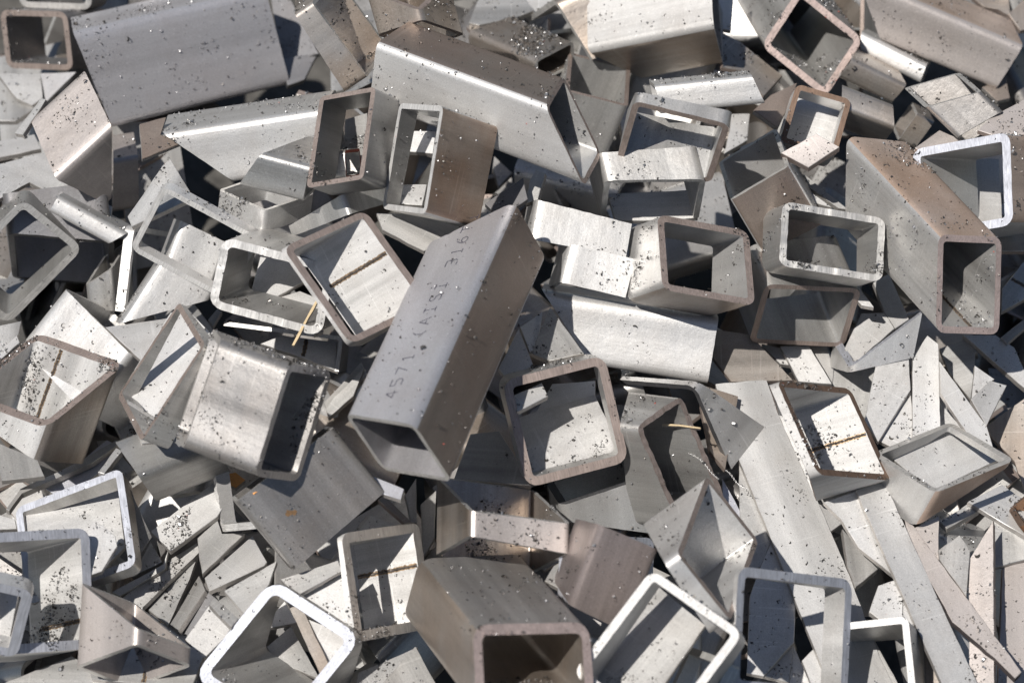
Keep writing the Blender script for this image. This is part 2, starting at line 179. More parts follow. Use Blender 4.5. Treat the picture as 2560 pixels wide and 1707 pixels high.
["P","dk64b","dark plate strewn with glinting shavings right of the bronze tube",{"c":"d","swarf":"1"},[-0.0019,0.0642,0.07585],[0.93793,7e-05,-2e-05,0.34683],[[-0.0144,-0.0077],[0.0098,-0.008],[0.0194,0.0079],[-0.0147,0.0079]],0.004],
["P","inEE","shavings covered offcut inside the upright frame tube",{"c":"g","swarf":"1"},[-0.10741,0.12776,0.05313],[0.71171,-0.00497,-0.05513,0.70029],[[-0.0193,0.0091],[-0.025,-0.0039],[-0.0061,-0.008],[0.0276,-0.0063],[0.0228,0.0091]],0.0041],
["T","inEE2","small ring with red paint on its rim inside the upright frame tube",{"c":"g","rc":"o"},[-0.10821,0.09418,0.07645],[0.23764,-0.72024,-0.23724,0.60704],[0.05303,0.01956,0.00209,0.00334,0.00961],"0123",[-0.002,0.0],[0.0,0.0],1],
["P","inDD","dusty plate seen through the narrow mouth of the bronze tube",{"c":"w"},[-0.06302,0.0907,0.10524],[0.99693,0.07352,0.00197,-0.02669],[[-0.0108,-0.0077],[0.0104,-0.0089],[0.0114,0.0083],[-0.0109,0.0083]],0.0044],
["P","inDD2","light plate low inside the narrow mouth of the bronze tube",{"c":"w"},[-0.06771,0.05178,0.09761],[1.0,7e-05,-0.0,0.0],[[-0.0096,-0.0077],[0.0078,-0.009],[0.0106,0.0084],[-0.0089,0.0084]],0.0044],
["P","under64","grey plate with shavings between the bronze tube and the lettered tube",{"c":"g","swarf":"1"},[-0.06126,0.02537,0.09446],[0.27006,0.00952,-0.03391,0.9622],[[0.021,0.0135],[-0.0115,0.0135],[-0.0272,-0.0074],[-0.0213,-0.0151],[0.0074,-0.009],[0.0316,0.0044]],0.0044],
["T","frameAB","wide frame mouth with a silver rim over a sanded grey plate, lower left",{"c":"g","rc":"u","wc":"1:b"},[-0.2887,-0.15181,-0.00747],[0.02541,-0.98646,-0.07512,-0.14356],[0.08093,0.07158,0.00512,0.00615,0.01004],"0123",[-0.128,0.099],[-0.023,0.021],1],
["P","inAB","sanded grey plate filling the wide frame mouth at lower left",{"c":"w"},[-0.29073,-0.14862,-0.02248],[0.98017,0.03036,-0.02785,0.19381],[[-0.0434,-0.0224],[-0.0022,-0.0327],[0.0303,-0.0155],[0.0424,0.0353],[-0.0271,0.0353]],0.0042],
["P","pcBY","white rounded tongue of plate inside the wide silver frame mouth",{"c":"w"},[-0.26817,-0.1711,0.01469],[0.68278,0.05523,0.00363,0.72852],[[-0.0201,-0.0006],[-0.0019,-0.0107],[0.0056,-0.0094],[0.0133,-0.0013],[0.0166,0.005],[0.0099,0.0085],[-0.0235,0.0085]],0.0049],
["T","frameAC","large silver rimmed tube with a shavings strewn white inside and weld, lower left corner",{"c":"v","rc":"u","weld":"1,.76","wl":".8"},[-0.30787,-0.21403,0.02562],[0.19483,-0.91614,-0.13041,0.32515],[0.07952,0.07753,0.0061,0.00781,0.05714],"0123",[-0.205,0.101],[-0.006,0.122],1],
["T","frameAE","bluish ring slice cut off by the left edge at the bottom",{"c":"w","rc":"u"},[-0.33056,-0.24227,0.04109],[0.55424,-0.8213,0.11313,0.07403],[0.04465,0.05627,0.0068,0.00816,0.01175],"0123",[-0.0,0.0],[0.0,-0.0],1],
["P","inAE","pale plate inside the bluish ring slice at the left edge",{"c":"w"},[-0.32783,-0.22952,0.01452],[0.67923,0.02393,-0.02583,0.73308],[[-0.0209,0.0071],[-0.0217,-0.0036],[0.0195,-0.0106],[0.0231,0.0071]],0.0042],
["T","tubeAD","pointed folded offcut with a triangular lavender face at lower left",{"c":"p"},[-0.24191,-0.25953,0.00907],[0.19605,0.27426,0.75028,-0.56871],[0.05621,0.05066,0.00333,0.00532,0.03322],"0123",[-0.13,-0.081],[0.709,-0.063],-1],
["P","bandAD","dark plate with an upright weld behind the pointed folded offcut",{"c":"g","weldv":".38"},[-0.24622,-0.22547,-0.01636],[0.07705,-0.04132,0.02876,0.99576],[[0.0303,0.0168],[0.0204,0.0323],[-0.0458,0.0323],[-0.0486,0.0078],[-0.0097,-0.0199],[0.0099,-0.0288],[0.0434,-0.0406]],0.0043],
["P","lowAD","white plate at the bottom edge right of the pointed folded offcut",{"c":"w"},[-0.21811,-0.25597,-0.01415],[0.0,0.0,-0.03522,0.99938],[[0.0099,0.0105],[-0.0157,0.0105],[-0.0136,-0.0124],[0.0091,-0.0113],[0.0103,0.0027]],0.0042],
["P","botL","grey tube side running off the bottom left corner",{"c":"g"},[-0.2965,-0.26075,-0.02121],[0.01128,-0.02047,-0.0003,0.99973],[[0.0383,0.0201],[-0.036,0.0201],[-0.0332,-0.0114],[-0.0098,-0.0264],[0.0407,-0.0024]],0.0046],
["T","frameAF","large silver blue rimmed tube at the bottom edge, left of centre",{"c":"g","rc":"u"},[-0.15046,-0.25087,0.00596],[0.43693,-0.82245,0.33669,-0.13894],[0.06748,0.07122,0.00648,0.01036,0.03576],"0123",[0.243,-0.553],[0.247,0.372],1],
["T","frameAG","square tube with bright inside crossed by a rusty weld, bottom centre left",{"c":"v","rc":"g","weld":"1,.4","wl":"1"},[-0.08077,-0.19448,0.00619],[0.16475,-0.81073,-0.22228,0.51591],[0.07249,0.07025,0.00657,0.00631,0.02601],"0123",[-0.328,0.053],[0.283,0.072],1],
["T","bigAH","big dark topped box tube with its mouth at the bottom edge, centre",{"c":"b","rc":"p","wc":"0:m"},[0.01337,-0.32338,0.11448],[0.38699,-0.91324,0.00218,0.12735],[0.07752,0.05022,0.00573,0.00963,0.19276],"0123",[0.203,-0.73],[0.317,0.588],1],  # top wall takes a darker steel to imitate its dark reflection
["T","chanAI","short tube offcut with stained front and slanted mouth, lower centre",{"c":"b","wc":"0:p"},[-0.00616,-0.15692,0.04527],[0.83936,-0.52258,0.08371,0.12404],[0.06772,0.07929,0.00297,0.00476,0.03556],"0123",[0.084,-0.386],[0.135,0.072],-1],
["P","undAI","sandy plate under the short stained tube offcut",{"c":"b"},[0.00042,-0.16485,-0.00938],[0.99259,0.0732,0.00713,-0.09669],[[0.0112,0.0005],[0.0224,-0.007],[0.0377,0.0076],[-0.0293,0.0076],[-0.042,-0.0088]],0.0042],
["T","boxAJ","dark mauve brown box tube between the big dark topped tube and the diamond tube",{"c":"r2"},[0.0659,-0.20264,0.07718],[0.96111,-0.22632,0.15682,0.02123],[0.04269,0.05389,0.00271,0.00477,0.05546],"0123",[0.225,0.559],[0.277,0.283],-1],
["T","ringAJ","bluish white ring slice behind the dark mauve brown tube",{"c":"u","rc":"u"},[0.06479,-0.19452,0.01802],[0.25443,-0.88557,-0.08994,0.37808],[0.07959,0.04599,0.00476,0.00647,0.00991],"0123",[0.003,0.0],[-0.0,-0.0],1],
["T","tubeAK","pale streaked tube with a shaded dark rim below the upright square ring",{"c":"w","rc":"d"},[0.0567,-0.10159,-0.01558],[0.95569,-0.25871,-0.04371,0.13348],[0.0626,0.04463,0.00513,0.00698,0.02948],"0123",[-0.08,0.057],[0.447,0.136],-1],  # dark rim colour paints in the shadow on the rim
["P","dkE","dark plate between the lettered tube and the upright square ring",{"c":"g"},[-0.01255,-0.10083,0.01135],[0.09891,-0.08018,0.0238,0.99158],[[-0.0297,0.0211],[-0.0125,-0.0044],[0.0005,-0.021],[0.0192,-0.0168],[0.0226,0.0211]],0.0044],
["T","tornAL","tube with a ragged torn pointed rim right of the upright square ring",{"c":"g","rc":"b","burr":"1"},[0.11243,-0.1072,0.01098],[0.33759,-0.37281,0.41909,-0.75591],[0.04215,0.08212,0.00386,0.00556,0.03942],"0123",[0.282,-0.222],[-0.363,0.108],-1],
["T","angAM","dark rimmed bent angle over the tube with the ragged rim",{"c":"w","rc":"d"},[0.11054,-0.05922,-0.01324],[0.01248,-0.40612,-0.59376,0.69453],[0.06878,0.06896,0.00352,0.00733,0.02231],"03",[-0.065,-0.149],[-0.073,0.384],-1],
["P","brownAN","brushed brown grey plate left of the long white strips",{"c":"b"},[0.13718,-0.05785,-0.01097],[0.6378,-0.04287,0.08111,-0.76472],[[-0.0095,-0.0113],[0.024,0.0004],[0.0351,0.0128],[-0.0238,0.0128],[-0.0257,-0.0148]],0.0042],
["P","stripAO","long broad white strip running down the right half of the heap",{"c":"w"},[0.1949,-0.13807,-0.02866],[0.58631,0.03801,-0.01592,0.80904],[[0.0731,0.0219],[0.0024,0.0219],[-0.0451,0.0225],[-0.1216,0.0225],[-0.1341,-0.0187],[-0.0989,-0.0163],[-0.0374,-0.0188],[0.0352,-0.0183],[0.0778,-0.0164],[0.121,-0.0175],[0.1276,0.0172]],0.0045],
["T","brownAQ","rhombic tube with a chocolate brown rim and weld inside, right half",{"c":"x","rc":"r","weld":"1,.5","wl":".8"},[0.2125,-0.09757,0.03671],[0.06999,-0.82551,-0.16685,0.5346],[0.07167,0.06887,0.00444,0.00604,0.02944],"0123",[-0.421,-0.182],[0.242,-0.18],1],
["T","tubeAR","open rhombic tube with a pink outer side at the right",{"c":"w","rc":"s","wc":"1:k"},[0.28566,-0.10406,0.01532],[0.08538,0.85938,-0.49623,-0.08907],[0.05837,0.0655,0.00406,0.00585,0.02109],"0123",[-0.559,0.076],[-0.54,0.615],1],
["P","stripAS","long straight bluish white strip at lower right",{"c":"w"},[0.26481,-0.19232,-0.00748],[0.8153,-0.01013,0.04407,-0.57726],[[0.079,-0.0116],[0.0846,0.0108],[-0.0824,0.0108],[-0.0812,-0.01]],0.0042],
["P","stripAT","curved white sliver left of the long straight strip",{"c":"w"},[0.2271,-0.1444,-0.00815],[0.82716,0.00807,0.08419,-0.55556],[[-0.0081,-0.0063],[0.0139,-0.0039],[0.0423,0.0113],[-0.0243,0.0113],[-0.0237,-0.0123]],0.004],
["P","knifeAU","long pink knife shaped plate with burnt dark edges at lower right",{"c":"p","edge":"d"},[0.29416,-0.2032,-0.00817],[0.56379,0.00731,0.02474,0.82552],[[0.0568,0.0123],[-0.0098,0.0123],[-0.0439,-0.0015],[-0.0625,-0.0072],[-0.0597,-0.013],[-0.0325,-0.0093],[0.0122,-0.0033],[0.0602,0.0037],[0.0792,0.0062]],0.0053],
["P","cornAV","mauve upright plate with a thick saw-cut edge at lower right",{"c":"p"},[0.30584,-0.21103,-0.01081],[0.67248,0.12975,-0.07387,-0.7249],[[0.0547,-0.008],[0.0558,0.0081],[-0.0693,0.0081],[-0.0413,-0.0083]],0.0077],
["P","rightAX","speckled pinkish plate at the right edge near the bottom",{"c":"p","swarf":"1"},[0.33343,-0.20226,-0.03995],[0.68271,0.01768,0.08404,-0.72563],[[0.0483,-0.0129],[0.0458,0.0115],[-0.0524,0.0115],[-0.0418,-0.01]],0.005],
["P","dkAX","dark grey plate at the right edge above the speckled plate",{"c":"g"},[0.33347,-0.14701,-0.02709],[0.72136,0.05319,-0.05078,0.68864],[[-0.0161,0.0123],[-0.0081,-0.0122],[0.0063,-0.0125],[0.0179,0.0123]],0.005],
["P","angAY","light folded strip at the right edge below the open rhombic tube",{"c":"w"},[0.33018,-0.1212,-0.02286],[0.30147,0.03464,0.07463,0.94992],[[0.007,0.011],[-0.0286,0.011],[-0.0144,-0.0146],[0.0126,-0.0179],[0.0234,0.0105]],0.0038],
["T","ringBr","rust brown ring corner at the right edge",{"c":"r","rc":"r"},[0.34129,-0.13307,-0.00228],[0.35394,0.87418,0.12813,0.30679],[0.02256,0.05535,0.00406,0.00649,0.02002],"0123",[-0.0,-0.0],[0.0,0.0],1],
["P","bigRight","large smooth brown grey tube side at the right edge",{"c":"b"},[0.33969,-0.06646,-0.02943],[0.67278,0.10106,-0.04591,-0.73147],[[-0.009,-0.0148],[0.0118,0.0018],[0.0566,0.0152],[-0.0425,0.0152],[-0.0169,-0.0175]],0.0051],
["P","sAW","upright white strip below the copper toned tube",{"c":"w"},[0.28082,-0.03335,0.00157],[0.72432,0.05423,-0.02122,0.687],[[-0.0475,0.0093],[-0.035,-0.0094],[0.0291,-0.0082],[0.0351,-0.0009],[0.0182,0.0093]],0.0042],
["P","sAX","white plate left of the upright white strip",{"c":"w"},[0.25404,-0.04429,0.00109],[0.49319,0.01738,0.03063,-0.86921],[[0.026,-0.004],[0.0359,0.0117],[-0.0111,0.0117],[-0.0335,-0.0014],[-0.0172,-0.018]],0.0042],
["P","sAY","slanted white strip right of the upright white strip",{"c":"w"},[0.30508,-0.06153,0.00466],[0.868,0.00939,0.05455,-0.49347],[[-0.0207,-0.0064],[0.0157,-0.0084],[0.0308,0.0013],[0.0157,0.0067],[-0.0415,0.0067]],0.0042],
["P","sAZ","small white plate with rounded corner right of the slanted white strip",{"c":"w"},[0.32165,-0.04853,0.00349],[0.52956,-0.03461,0.02171,-0.84729],[[0.0221,0.0072],[-0.0156,0.0072],[-0.0135,-0.0043],[0.007,-0.0102]],0.0042],
["P","sBA","shaded plate above the slanted white strip",{"c":"g"},[0.31104,0.00306,-0.0319],[0.98364,0.02725,-0.04818,0.17144],[[-0.0108,-0.0022],[-0.0058,-0.0281],[0.0074,-0.0052],[0.0181,0.0177],[-0.009,0.0177]],0.0043],
["P","sBA2","thin pale plate behind the small white plate with rounded corner",{"c":"w"},[0.3185,-0.03526,0.00301],[0.75478,0.05456,0.00935,0.65364],[[-0.015,0.0062],[-0.0007,-0.0043],[0.0037,-0.0081],[0.0119,0.0062]],0.0042],
["P","sBC","short white strip pointing down from the trapezoid mouthed tube",{"c":"w"},[0.20255,0.00235,-0.03077],[0.84537,0.0457,0.02873,-0.53145],[[0.0099,-0.0102],[0.0216,0.0095],[-0.0114,0.0095],[-0.0201,-0.0087]],0.0043],
["P","sBC2","grey strip beside the short white strip",{"c":"g"},[0.21696,0.00968,-0.03799],[0.78422,0.02763,0.02183,-0.61949],[[0.001,-0.0035],[0.0183,0.0003],[0.0067,0.0048],[-0.0117,0.0048],[-0.0143,-0.0063]],0.0043],
["P","sBD","beige plate with a shaded corner left of the short white strip",{"c":"b","swarf":"1"},[0.15919,0.00169,-0.01837],[0.00115,0.02148,0.03517,-0.99915],[[0.0219,0.0003],[0.009,0.0212],[-0.0331,0.0212],[-0.014,-0.0048],[-0.005,-0.0161],[0.0212,-0.0218]],0.0042],
["P","sBD2","plain white plate behind the bent trough offcut",{"c":"g"},[0.23419,-0.00996,-0.04042],[0.63756,0.02247,0.02712,-0.76959],[[0.0001,-0.0149],[0.0123,-0.0004],[0.0242,0.015],[-0.0231,0.015],[-0.0137,-0.0147]],0.0043],
["P","sBD3","pale plate wedge under the upright white strip",{"c":"w"},[0.25998,-0.06776,-0.00556],[0.88325,0.03112,-0.01648,0.46758],[[-0.0145,-0.003],[-0.0012,-0.0142],[0.0309,0.0086],[-0.0152,0.0086]],0.0042],
["P","sBD4","small pale plate below the slanted white strip",{"c":"w"},[0.29695,-0.05937,-0.01359],[0.88417,0.03116,0.01642,-0.46584],[[-0.0033,-0.0069],[0.0082,-0.0028],[0.0135,0.0049],[-0.0184,0.0049]],0.0042],
["P","sBD5","small light plate just under the trapezoid mouthed tube",{"c":"w"},[0.18534,0.01258,-0.03456],[0.44545,0.0157,-0.03152,0.89461],[[-0.0057,0.0037],[-0.0112,-0.0015],[0.0025,-0.0059],[0.0144,0.0037]],0.0043],
["T","troughBE","bent trough offcut with a bright bluish rim below the copper toned tube",{"c":"w","rc":"u"},[0.2503,0.01091,0.0005],[0.94046,-0.32507,0.09465,0.03012],[0.04239,0.05486,0.00357,0.00571,0.02484],"03",[-1.064,-0.022],[-0.374,0.244],-1],
["P","inTrough","pale plate lying in the bent trough offcut",{"c":"w"},[0.24467,0.01361,-0.00956],[0.37018,0.03798,-0.01507,-0.92806],[[0.0258,0.0106],[-0.0155,0.0106],[-0.0207,-0.0036],[-0.0095,-0.0147],[0.02,-0.0028]],0.0042],
["P","pJ1","small light offcut beside the trapezoid mouthed tube",{"c":"w"},[0.23903,0.02081,0.02064],[0.85792,6e-05,4e-05,-0.51378],[[-0.0032,-0.0037],[0.0037,-0.003],[0.0093,0.0033],[-0.0097,0.0033]],0.0042],
["P","pJ2","grey plate under the lower side of the copper toned tube",{"c":"w"},[0.26162,0.03852,-0.00851],[0.80106,-0.02437,0.0328,-0.59719],[[0.006,-0.0065],[0.0212,-0.0041],[0.0161,0.008],[-0.0241,0.008],[-0.0192,-0.0055]],0.0042],
["P","wR","beige plate with a short weld at the right edge",{"c":"g","weld":".5"},[0.35274,0.06074,-0.02408],[0.88687,0.01888,0.03623,0.46022],[[-0.0106,-0.0058],[0.0031,-0.0103],[0.0355,0.0086],[-0.0053,0.0086],[-0.0227,-0.0011]],0.0046],
["P","rimR","narrow dark rim strip crossing the right edge",{"c":"g"},[0.3501,0.02484,-0.02062],[0.94009,0.05438,-0.06647,0.32994],[[-0.0131,-0.0034],[0.0107,-0.0024],[0.0155,0.0029],[-0.0131,0.0029]],0.0045],
["P","sawR","pale plate with a long ribbed saw-cut edge at the right",{"c":"w"},[0.34187,0.00379,-0.02712],[0.39455,0.03359,-0.02387,0.91795],[[-0.03,0.0081],[-0.0259,0.0035],[0.0031,-0.011],[0.0189,-0.0087],[0.0339,0.0081]],0.0051],
["P","beigeR","beige tube side at the right edge above the wide pale tube end",{"c":"p"},[0.33608,0.11619,0.09436],[0.95292,-0.03044,0.00963,0.30154],[[-0.0154,-0.0033],[0.0084,-0.0201],[0.0332,0.009],[-0.0057,0.009],[-0.0204,0.0053]],0.004],
["P","pinkR","pinkish plate tip between the low brownish tube and the copper toned tube",{"c":"p"},[0.28969,0.11337,0.07493],[0.24503,-0.01496,-0.05907,-0.9676],[[0.0127,0.0059],[-0.0178,0.0059],[-0.0095,-0.0091],[0.0146,-0.0027]],0.004],
["P","brR","brown plate under the wide pale tube end at the right edge",{"c":"b"},[0.34741,0.07273,0.02111],[0.9945,0.03879,0.03949,0.08889],[[-0.0127,-0.0095],[0.0107,-0.0124],[0.0168,0.0109],[-0.0148,0.0109]],0.0042],
["P","tr1","beige bent plate in the top right corner",{"c":"b"},[0.35984,0.33071,-0.03531],[0.99949,-0.03193,0.0,0.0],[[-0.008,-0.0016],[0.0021,-0.004],[0.0111,-0.0119],[0.0112,0.0087],[-0.0163,0.0087]],0.0043],
["P","tr2","sandy tube side in the extreme top right corner",{"c":"b"},[0.38061,0.31719,-0.03118],[0.6731,-0.05978,0.05483,-0.73509],[[0.0154,-0.0029],[0.01,0.0076],[-0.0263,0.0076],[0.001,-0.0123]],0.0043],
["P","br3","brown scrap piece under the right end of the long brownish tube",{"c":"n"},[0.35724,0.25097,-0.03783],[0.96368,0.04509,0.0321,0.26125],[[-0.0062,-0.0072],[0.0037,-0.0092],[0.0119,0.0082],[-0.0094,0.0082]],0.0043],
["P","tw","white plate with brown edge right of the thick open frame",{"c":"w"},[0.16291,0.20928,-0.03193],[0.66511,-0.00852,0.05469,-0.74469],[[0.0007,-0.0049],[0.0221,-0.0071],[0.0072,0.0085],[-0.0164,0.0085],[-0.0136,-0.005]],0.0055],
["P","cw","white curved sliver below the small chunky block",{"c":"w"},[0.20232,0.09609,0.03676],[0.90536,0.0036,-0.08356,-0.41634],[[-0.0016,-0.0058],[0.0106,0.0015],[0.0206,0.0058],[-0.0032,0.0058],[-0.0192,0.0055],[-0.0073,-0.0128]],0.0041],
["P","cw2","thin beige strip beside the copper toned tube",{"c":"w"},[0.21308,0.10593,0.03098],[0.93579,0.00372,0.09167,-0.34042],[[-0.0053,-0.0027],[0.0184,-0.0014],[0.0241,0.0028],[-0.0158,0.0028],[-0.0215,-0.0014]],0.0041],
["T","ringBE","bluish silver square ring slice lying flat near the bottom right",{"c":"w","rc":"u"},[0.17802,-0.25352,0.04024],[0.21816,-0.878,-0.07884,0.41869],[0.1001,0.07669,0.00601,0.00913,0.0098],"0123",[-0.18,0.02],[-0.043,0.02],1],
["T","chanBF","angle slice with a white rim right of the bluish silver ring",{"c":"g","rc":"W"},[0.23379,-0.25358,0.00824],[0.00813,0.13402,0.18043,-0.97438],[0.04533,0.04983,0.00431,0.00517,0.05773],"03",[0.004,0.091],[-0.11,0.003],-1],
["T","ringBG","large white rimmed square tube slice framing a shavings covered plate, bottom right of centre",{"c":"w","rc":"W"},[0.08939,-0.30138,0.09822],[0.22863,-0.92103,0.31498,-0.01501],[0.06882,0.08046,0.00524,0.00713,0.04297],"0123",[0.05,-0.24],[0.126,0.066],1],
["P","inBG","grey plate strewn with shavings inside the large white rimmed slice",{"c":"g","swarf":"1"},[0.08888,-0.27631,0.05438],[0.89966,0.02236,-0.03461,0.43465],[[-0.0402,0.0312],[-0.0321,-0.0142],[-0.0157,-0.0185],[0.0133,-0.0158],[0.0352,-0.0139],[0.0396,0.0312]],0.0041],
["T","ringBH","small ring corner at the bottom edge under the large white rimmed slice",{"c":"w","rc":"w"},[0.11653,-0.28494,0.03735],[0.09154,-0.83127,0.30642,-0.45467],[0.05593,0.03562,0.00442,0.00566,0.00981],"0123",[0.0,0.0],[-0.0,0.0],1],
["T","diaBI","diamond shaped tube with a brown rim and grey inside, lower right of centre",{"c":"w","rc":"b"},[0.13007,-0.21369,0.07928],[0.28861,0.85069,-0.12656,-0.42072],[0.05675,0.08674,0.00405,0.00519,0.03343],"0123",[0.013,0.366],[0.115,-0.122],1],
["P","lnBJ","bluish plate sliver right of the diamond shaped brown rimmed tube",{"c":"u"},[0.15264,-0.13141,-0.03498],[0.70077,0.02469,-0.02511,0.71252],[[-0.0019,0.0098],[-0.0251,0.0007],[-0.0252,-0.0095],[-0.0069,-0.0105],[0.0177,-0.0004],[0.0414,0.0098]],0.0043],
["P","lnBJ2","light plate between the diamond tube and the long broad strip",{"c":"g"},[0.16076,-0.13429,-0.0335],[0.81317,0.04396,0.03133,-0.57952],[[-0.0025,-0.0079],[0.0228,-0.0105],[0.0241,-0.0033],[0.0087,0.0108],[-0.0531,0.0108]],0.0043],
["P","lnBK","white plate inside the bluish silver ring, left part",{"c":"w"},[0.16967,-0.19307,-0.03768],[0.73114,0.02576,-0.02401,0.68132],[[0.0342,0.0067],[0.0121,0.013],[-0.044,0.013],[-0.0455,0.0019],[-0.0196,-0.0173],[0.0097,-0.0175],[0.0531,0.0002]],0.0043],
["P","lnBK2","narrow pointed white plate inside the bluish silver ring",{"c":"w"},[0.1806,-0.21658,-0.04564],[0.82987,0.07594,0.05148,0.55037],[[-0.0238,0.0061],[-0.0204,-0.0097],[0.0085,-0.0026],[0.0357,0.0061]],0.0043],
["P","lnBK3","small white wedge at the bottom inside the bluish silver ring",{"c":"w"},[0.1879,-0.22844,-0.05185],[0.81755,0.02881,0.02025,-0.57478],[[0.0074,-0.0091],[0.0123,0.0046],[-0.0197,0.0046]],0.0043],
["P","lnBK4","little grey plate at the bottom under the long broad strip",{"c":"w"},[0.19887,-0.23224,-0.04096],[0.80693,0.02843,0.02078,-0.58959],[[0.0094,-0.0067],[0.0136,0.0067],[-0.0152,0.0067],[-0.0078,-0.0067]],0.0043],
["P","gap105","grey plate with a thick side in the gap beside the curved white sliver",{"c":"g"},[0.22955,-0.1571,-0.0294],[0.67839,0.04238,0.01577,0.73331],[[-0.0035,0.007],[-0.0198,0.0037],[-0.0067,-0.0131],[0.0055,-0.0046],[0.0246,0.007]],0.0067],
["P","gap105b","tiny white plate tip in the gap beside the long broad strip",{"c":"w"},[0.21413,-0.12289,-0.02954],[0.58716,0.05526,-0.00325,0.80757],[[-0.0103,0.0048],[-0.006,-0.0062],[0.0043,-0.0034],[0.012,0.0048]],0.0043],
["P","gap106","pink plate behind the knife shaped plate",{"c":"p"},[0.27557,-0.15015,-0.01082],[0.68124,-0.00732,0.05487,-0.72996],[[0.0034,-0.0029],[0.0182,0.007],[-0.0168,0.007],[-0.0048,-0.0111]],0.0042],
["P","gap106b","short dark bar under the light folded strip at the right",{"c":"g"},[0.29881,-0.12506,-0.02488],[0.9567,-0.03057,0.00924,0.28931],[[-0.0132,0.0039],[-0.0128,-0.0039],[0.0144,-0.0039],[0.0116,0.004]],0.0051],
["P","gap106c","blue grey plate left of the mauve upright plate",{"c":"g"},[0.29115,-0.16865,-0.00732],[0.65361,0.03095,-0.02668,-0.75573],[[0.0019,-0.0098],[0.0282,0.0096],[-0.007,0.0096],[-0.0182,0.0018],[-0.005,-0.0113]],0.005],
["P","gap106d","shaded plate between the long broad strip and the straight strip",{"c":"w"},[0.24547,-0.20089,-0.01166],[0.68981,5e-05,5e-05,-0.72399],[[0.0152,-0.0013],[0.0123,0.0097],[-0.0203,0.0097],[-0.0137,-0.0059],[0.0064,-0.0121]],0.005],
["P","gap106e","shaded sliver left of the long straight strip",{"c":"w"},[0.26027,-0.21143,-0.01271],[0.81028,6e-05,4e-05,-0.58605],[[-0.0002,-0.0058],[0.0138,0.0036],[0.0039,0.0011],[-0.0175,0.0011]],0.0049],
["P","bot109","pale plate at the bottom edge under the white rimmed angle slice",{"c":"g"},[0.23293,-0.22875,-0.03833],[0.83808,0.02953,0.01918,-0.54441],[[0.0141,-0.0211],[0.0285,0.0112],[-0.0176,0.0112],[-0.025,-0.0013]],0.005],
["P","bot110","dark brown plate at the bottom left of the long straight strip",{"c":"b"},[0.27136,-0.23334,-0.03452],[0.71115,-0.06289,-0.11407,0.69087],[[-0.0228,0.0069],[-0.0246,-0.012],[0.0193,-0.0018],[0.028,0.0069]],0.005],
["T","boxBL","grey box tube with satin folded edge below the tilted brown ring",{"c":"g"},[-0.24934,-0.11232,0.00978],[0.62463,-0.14321,0.73688,0.21526],[0.04968,0.03261,0.00264,0.00633,0.05821],"0123",[0.373,-0.098],[0.334,0.008],1],
["P","plBK","white plate bar dusted with shavings, lower left middle",{"c":"w","swarf":"1"},[-0.20841,-0.11688,-0.02793],[0.92529,-0.0151,0.00618,0.37891],[[-0.0374,-0.0114],[0.0031,-0.0125],[0.0221,-0.0051],[0.0308,0.0092],[0.0176,0.0099],[-0.0363,0.0099]],0.0045],
["P","plBM","white angular plate below the small grainy ring",{"c":"g"},[-0.19914,-0.14134,-0.03186],[0.42554,-0.00694,-0.01477,-0.90479],[[0.0145,-0.0001],[0.0234,0.0111],[-0.0186,0.0111],[-0.0088,-0.0007],[-0.015,-0.0106],[0.0044,-0.0108]],0.0049],
["P","plBN","white rounded plate with shavings under the white angular plate",{"c":"w","swarf":"1"},[-0.18138,-0.15763,-0.03578],[0.91063,-0.02909,0.01316,0.41199],[[-0.0277,0.0011],[0.0113,-0.0119],[0.0147,-0.0111],[0.0237,0.011],[-0.022,0.011]],0.0045],
["P","plBO","plain white plate below the rounded plate with shavings",{"c":"g"},[-0.16657,-0.20675,0.01868],[0.95727,0.01651,-0.00498,0.28869],[[-0.0151,-0.0137],[0.0097,-0.0033],[0.0227,0.0085],[-0.0172,0.0085]],0.0049],
["P","plBP","tiny white triangular plate right of the wide silver frame mouth",{"c":"g"},[-0.24265,-0.1517,-0.03729],[0.82979,0.01431,-0.00962,0.55781],[[0.0022,-0.0091],[0.0131,0.0046],[-0.0153,0.0046]],0.0051],
["P","plBP2","thin grey bar below the wide silver frame mouth",{"c":"g"},[-0.24385,-0.1626,-0.03771],[0.96057,0.07083,-0.01977,0.26815],[[-0.0225,-0.0048],[0.0131,-0.0032],[0.0212,0.0074],[0.0138,0.0003],[-0.0256,0.0003]],0.0044],
["P","plBQ","blue grey plate strip running below the white plate bar",{"c":"g","swarf":"1"},[-0.23143,-0.15864,-0.04218],[0.42614,3e-05,6e-05,-0.90466],[[0.0296,0.0067],[-0.0267,0.0067],[-0.031,0.0006],[-0.0058,-0.0054],[0.0339,-0.0087]],0.0051],
["P","plBR","shaded plate strip in the lower left hollow",{"c":"g"},[-0.22423,-0.17015,-0.04861],[0.89959,0.0317,-0.01534,0.43531],[[-0.0215,-0.0121],[0.0131,-0.0008],[0.0294,0.0065],[-0.021,0.0065]],0.0051],
["P","plBS","shiny dark strip standing on edge in the lower left hollow",{"c":"g"},[-0.21538,-0.18065,-0.04742],[0.84204,-0.10521,-0.11244,0.51696],[[-0.0198,-0.0037],[0.014,-0.0059],[0.023,0.0048],[-0.0172,0.0048]],0.005],
["P","plBT","dark leaning strip beside the shiny dark strip",{"c":"d"},[-0.21022,-0.18509,-0.05216],[0.84603,-0.09777,-0.16659,0.49692],[[-0.0194,-0.0034],[0.0152,-0.0069],[0.0195,0.0052],[-0.0154,0.0052]],0.005],
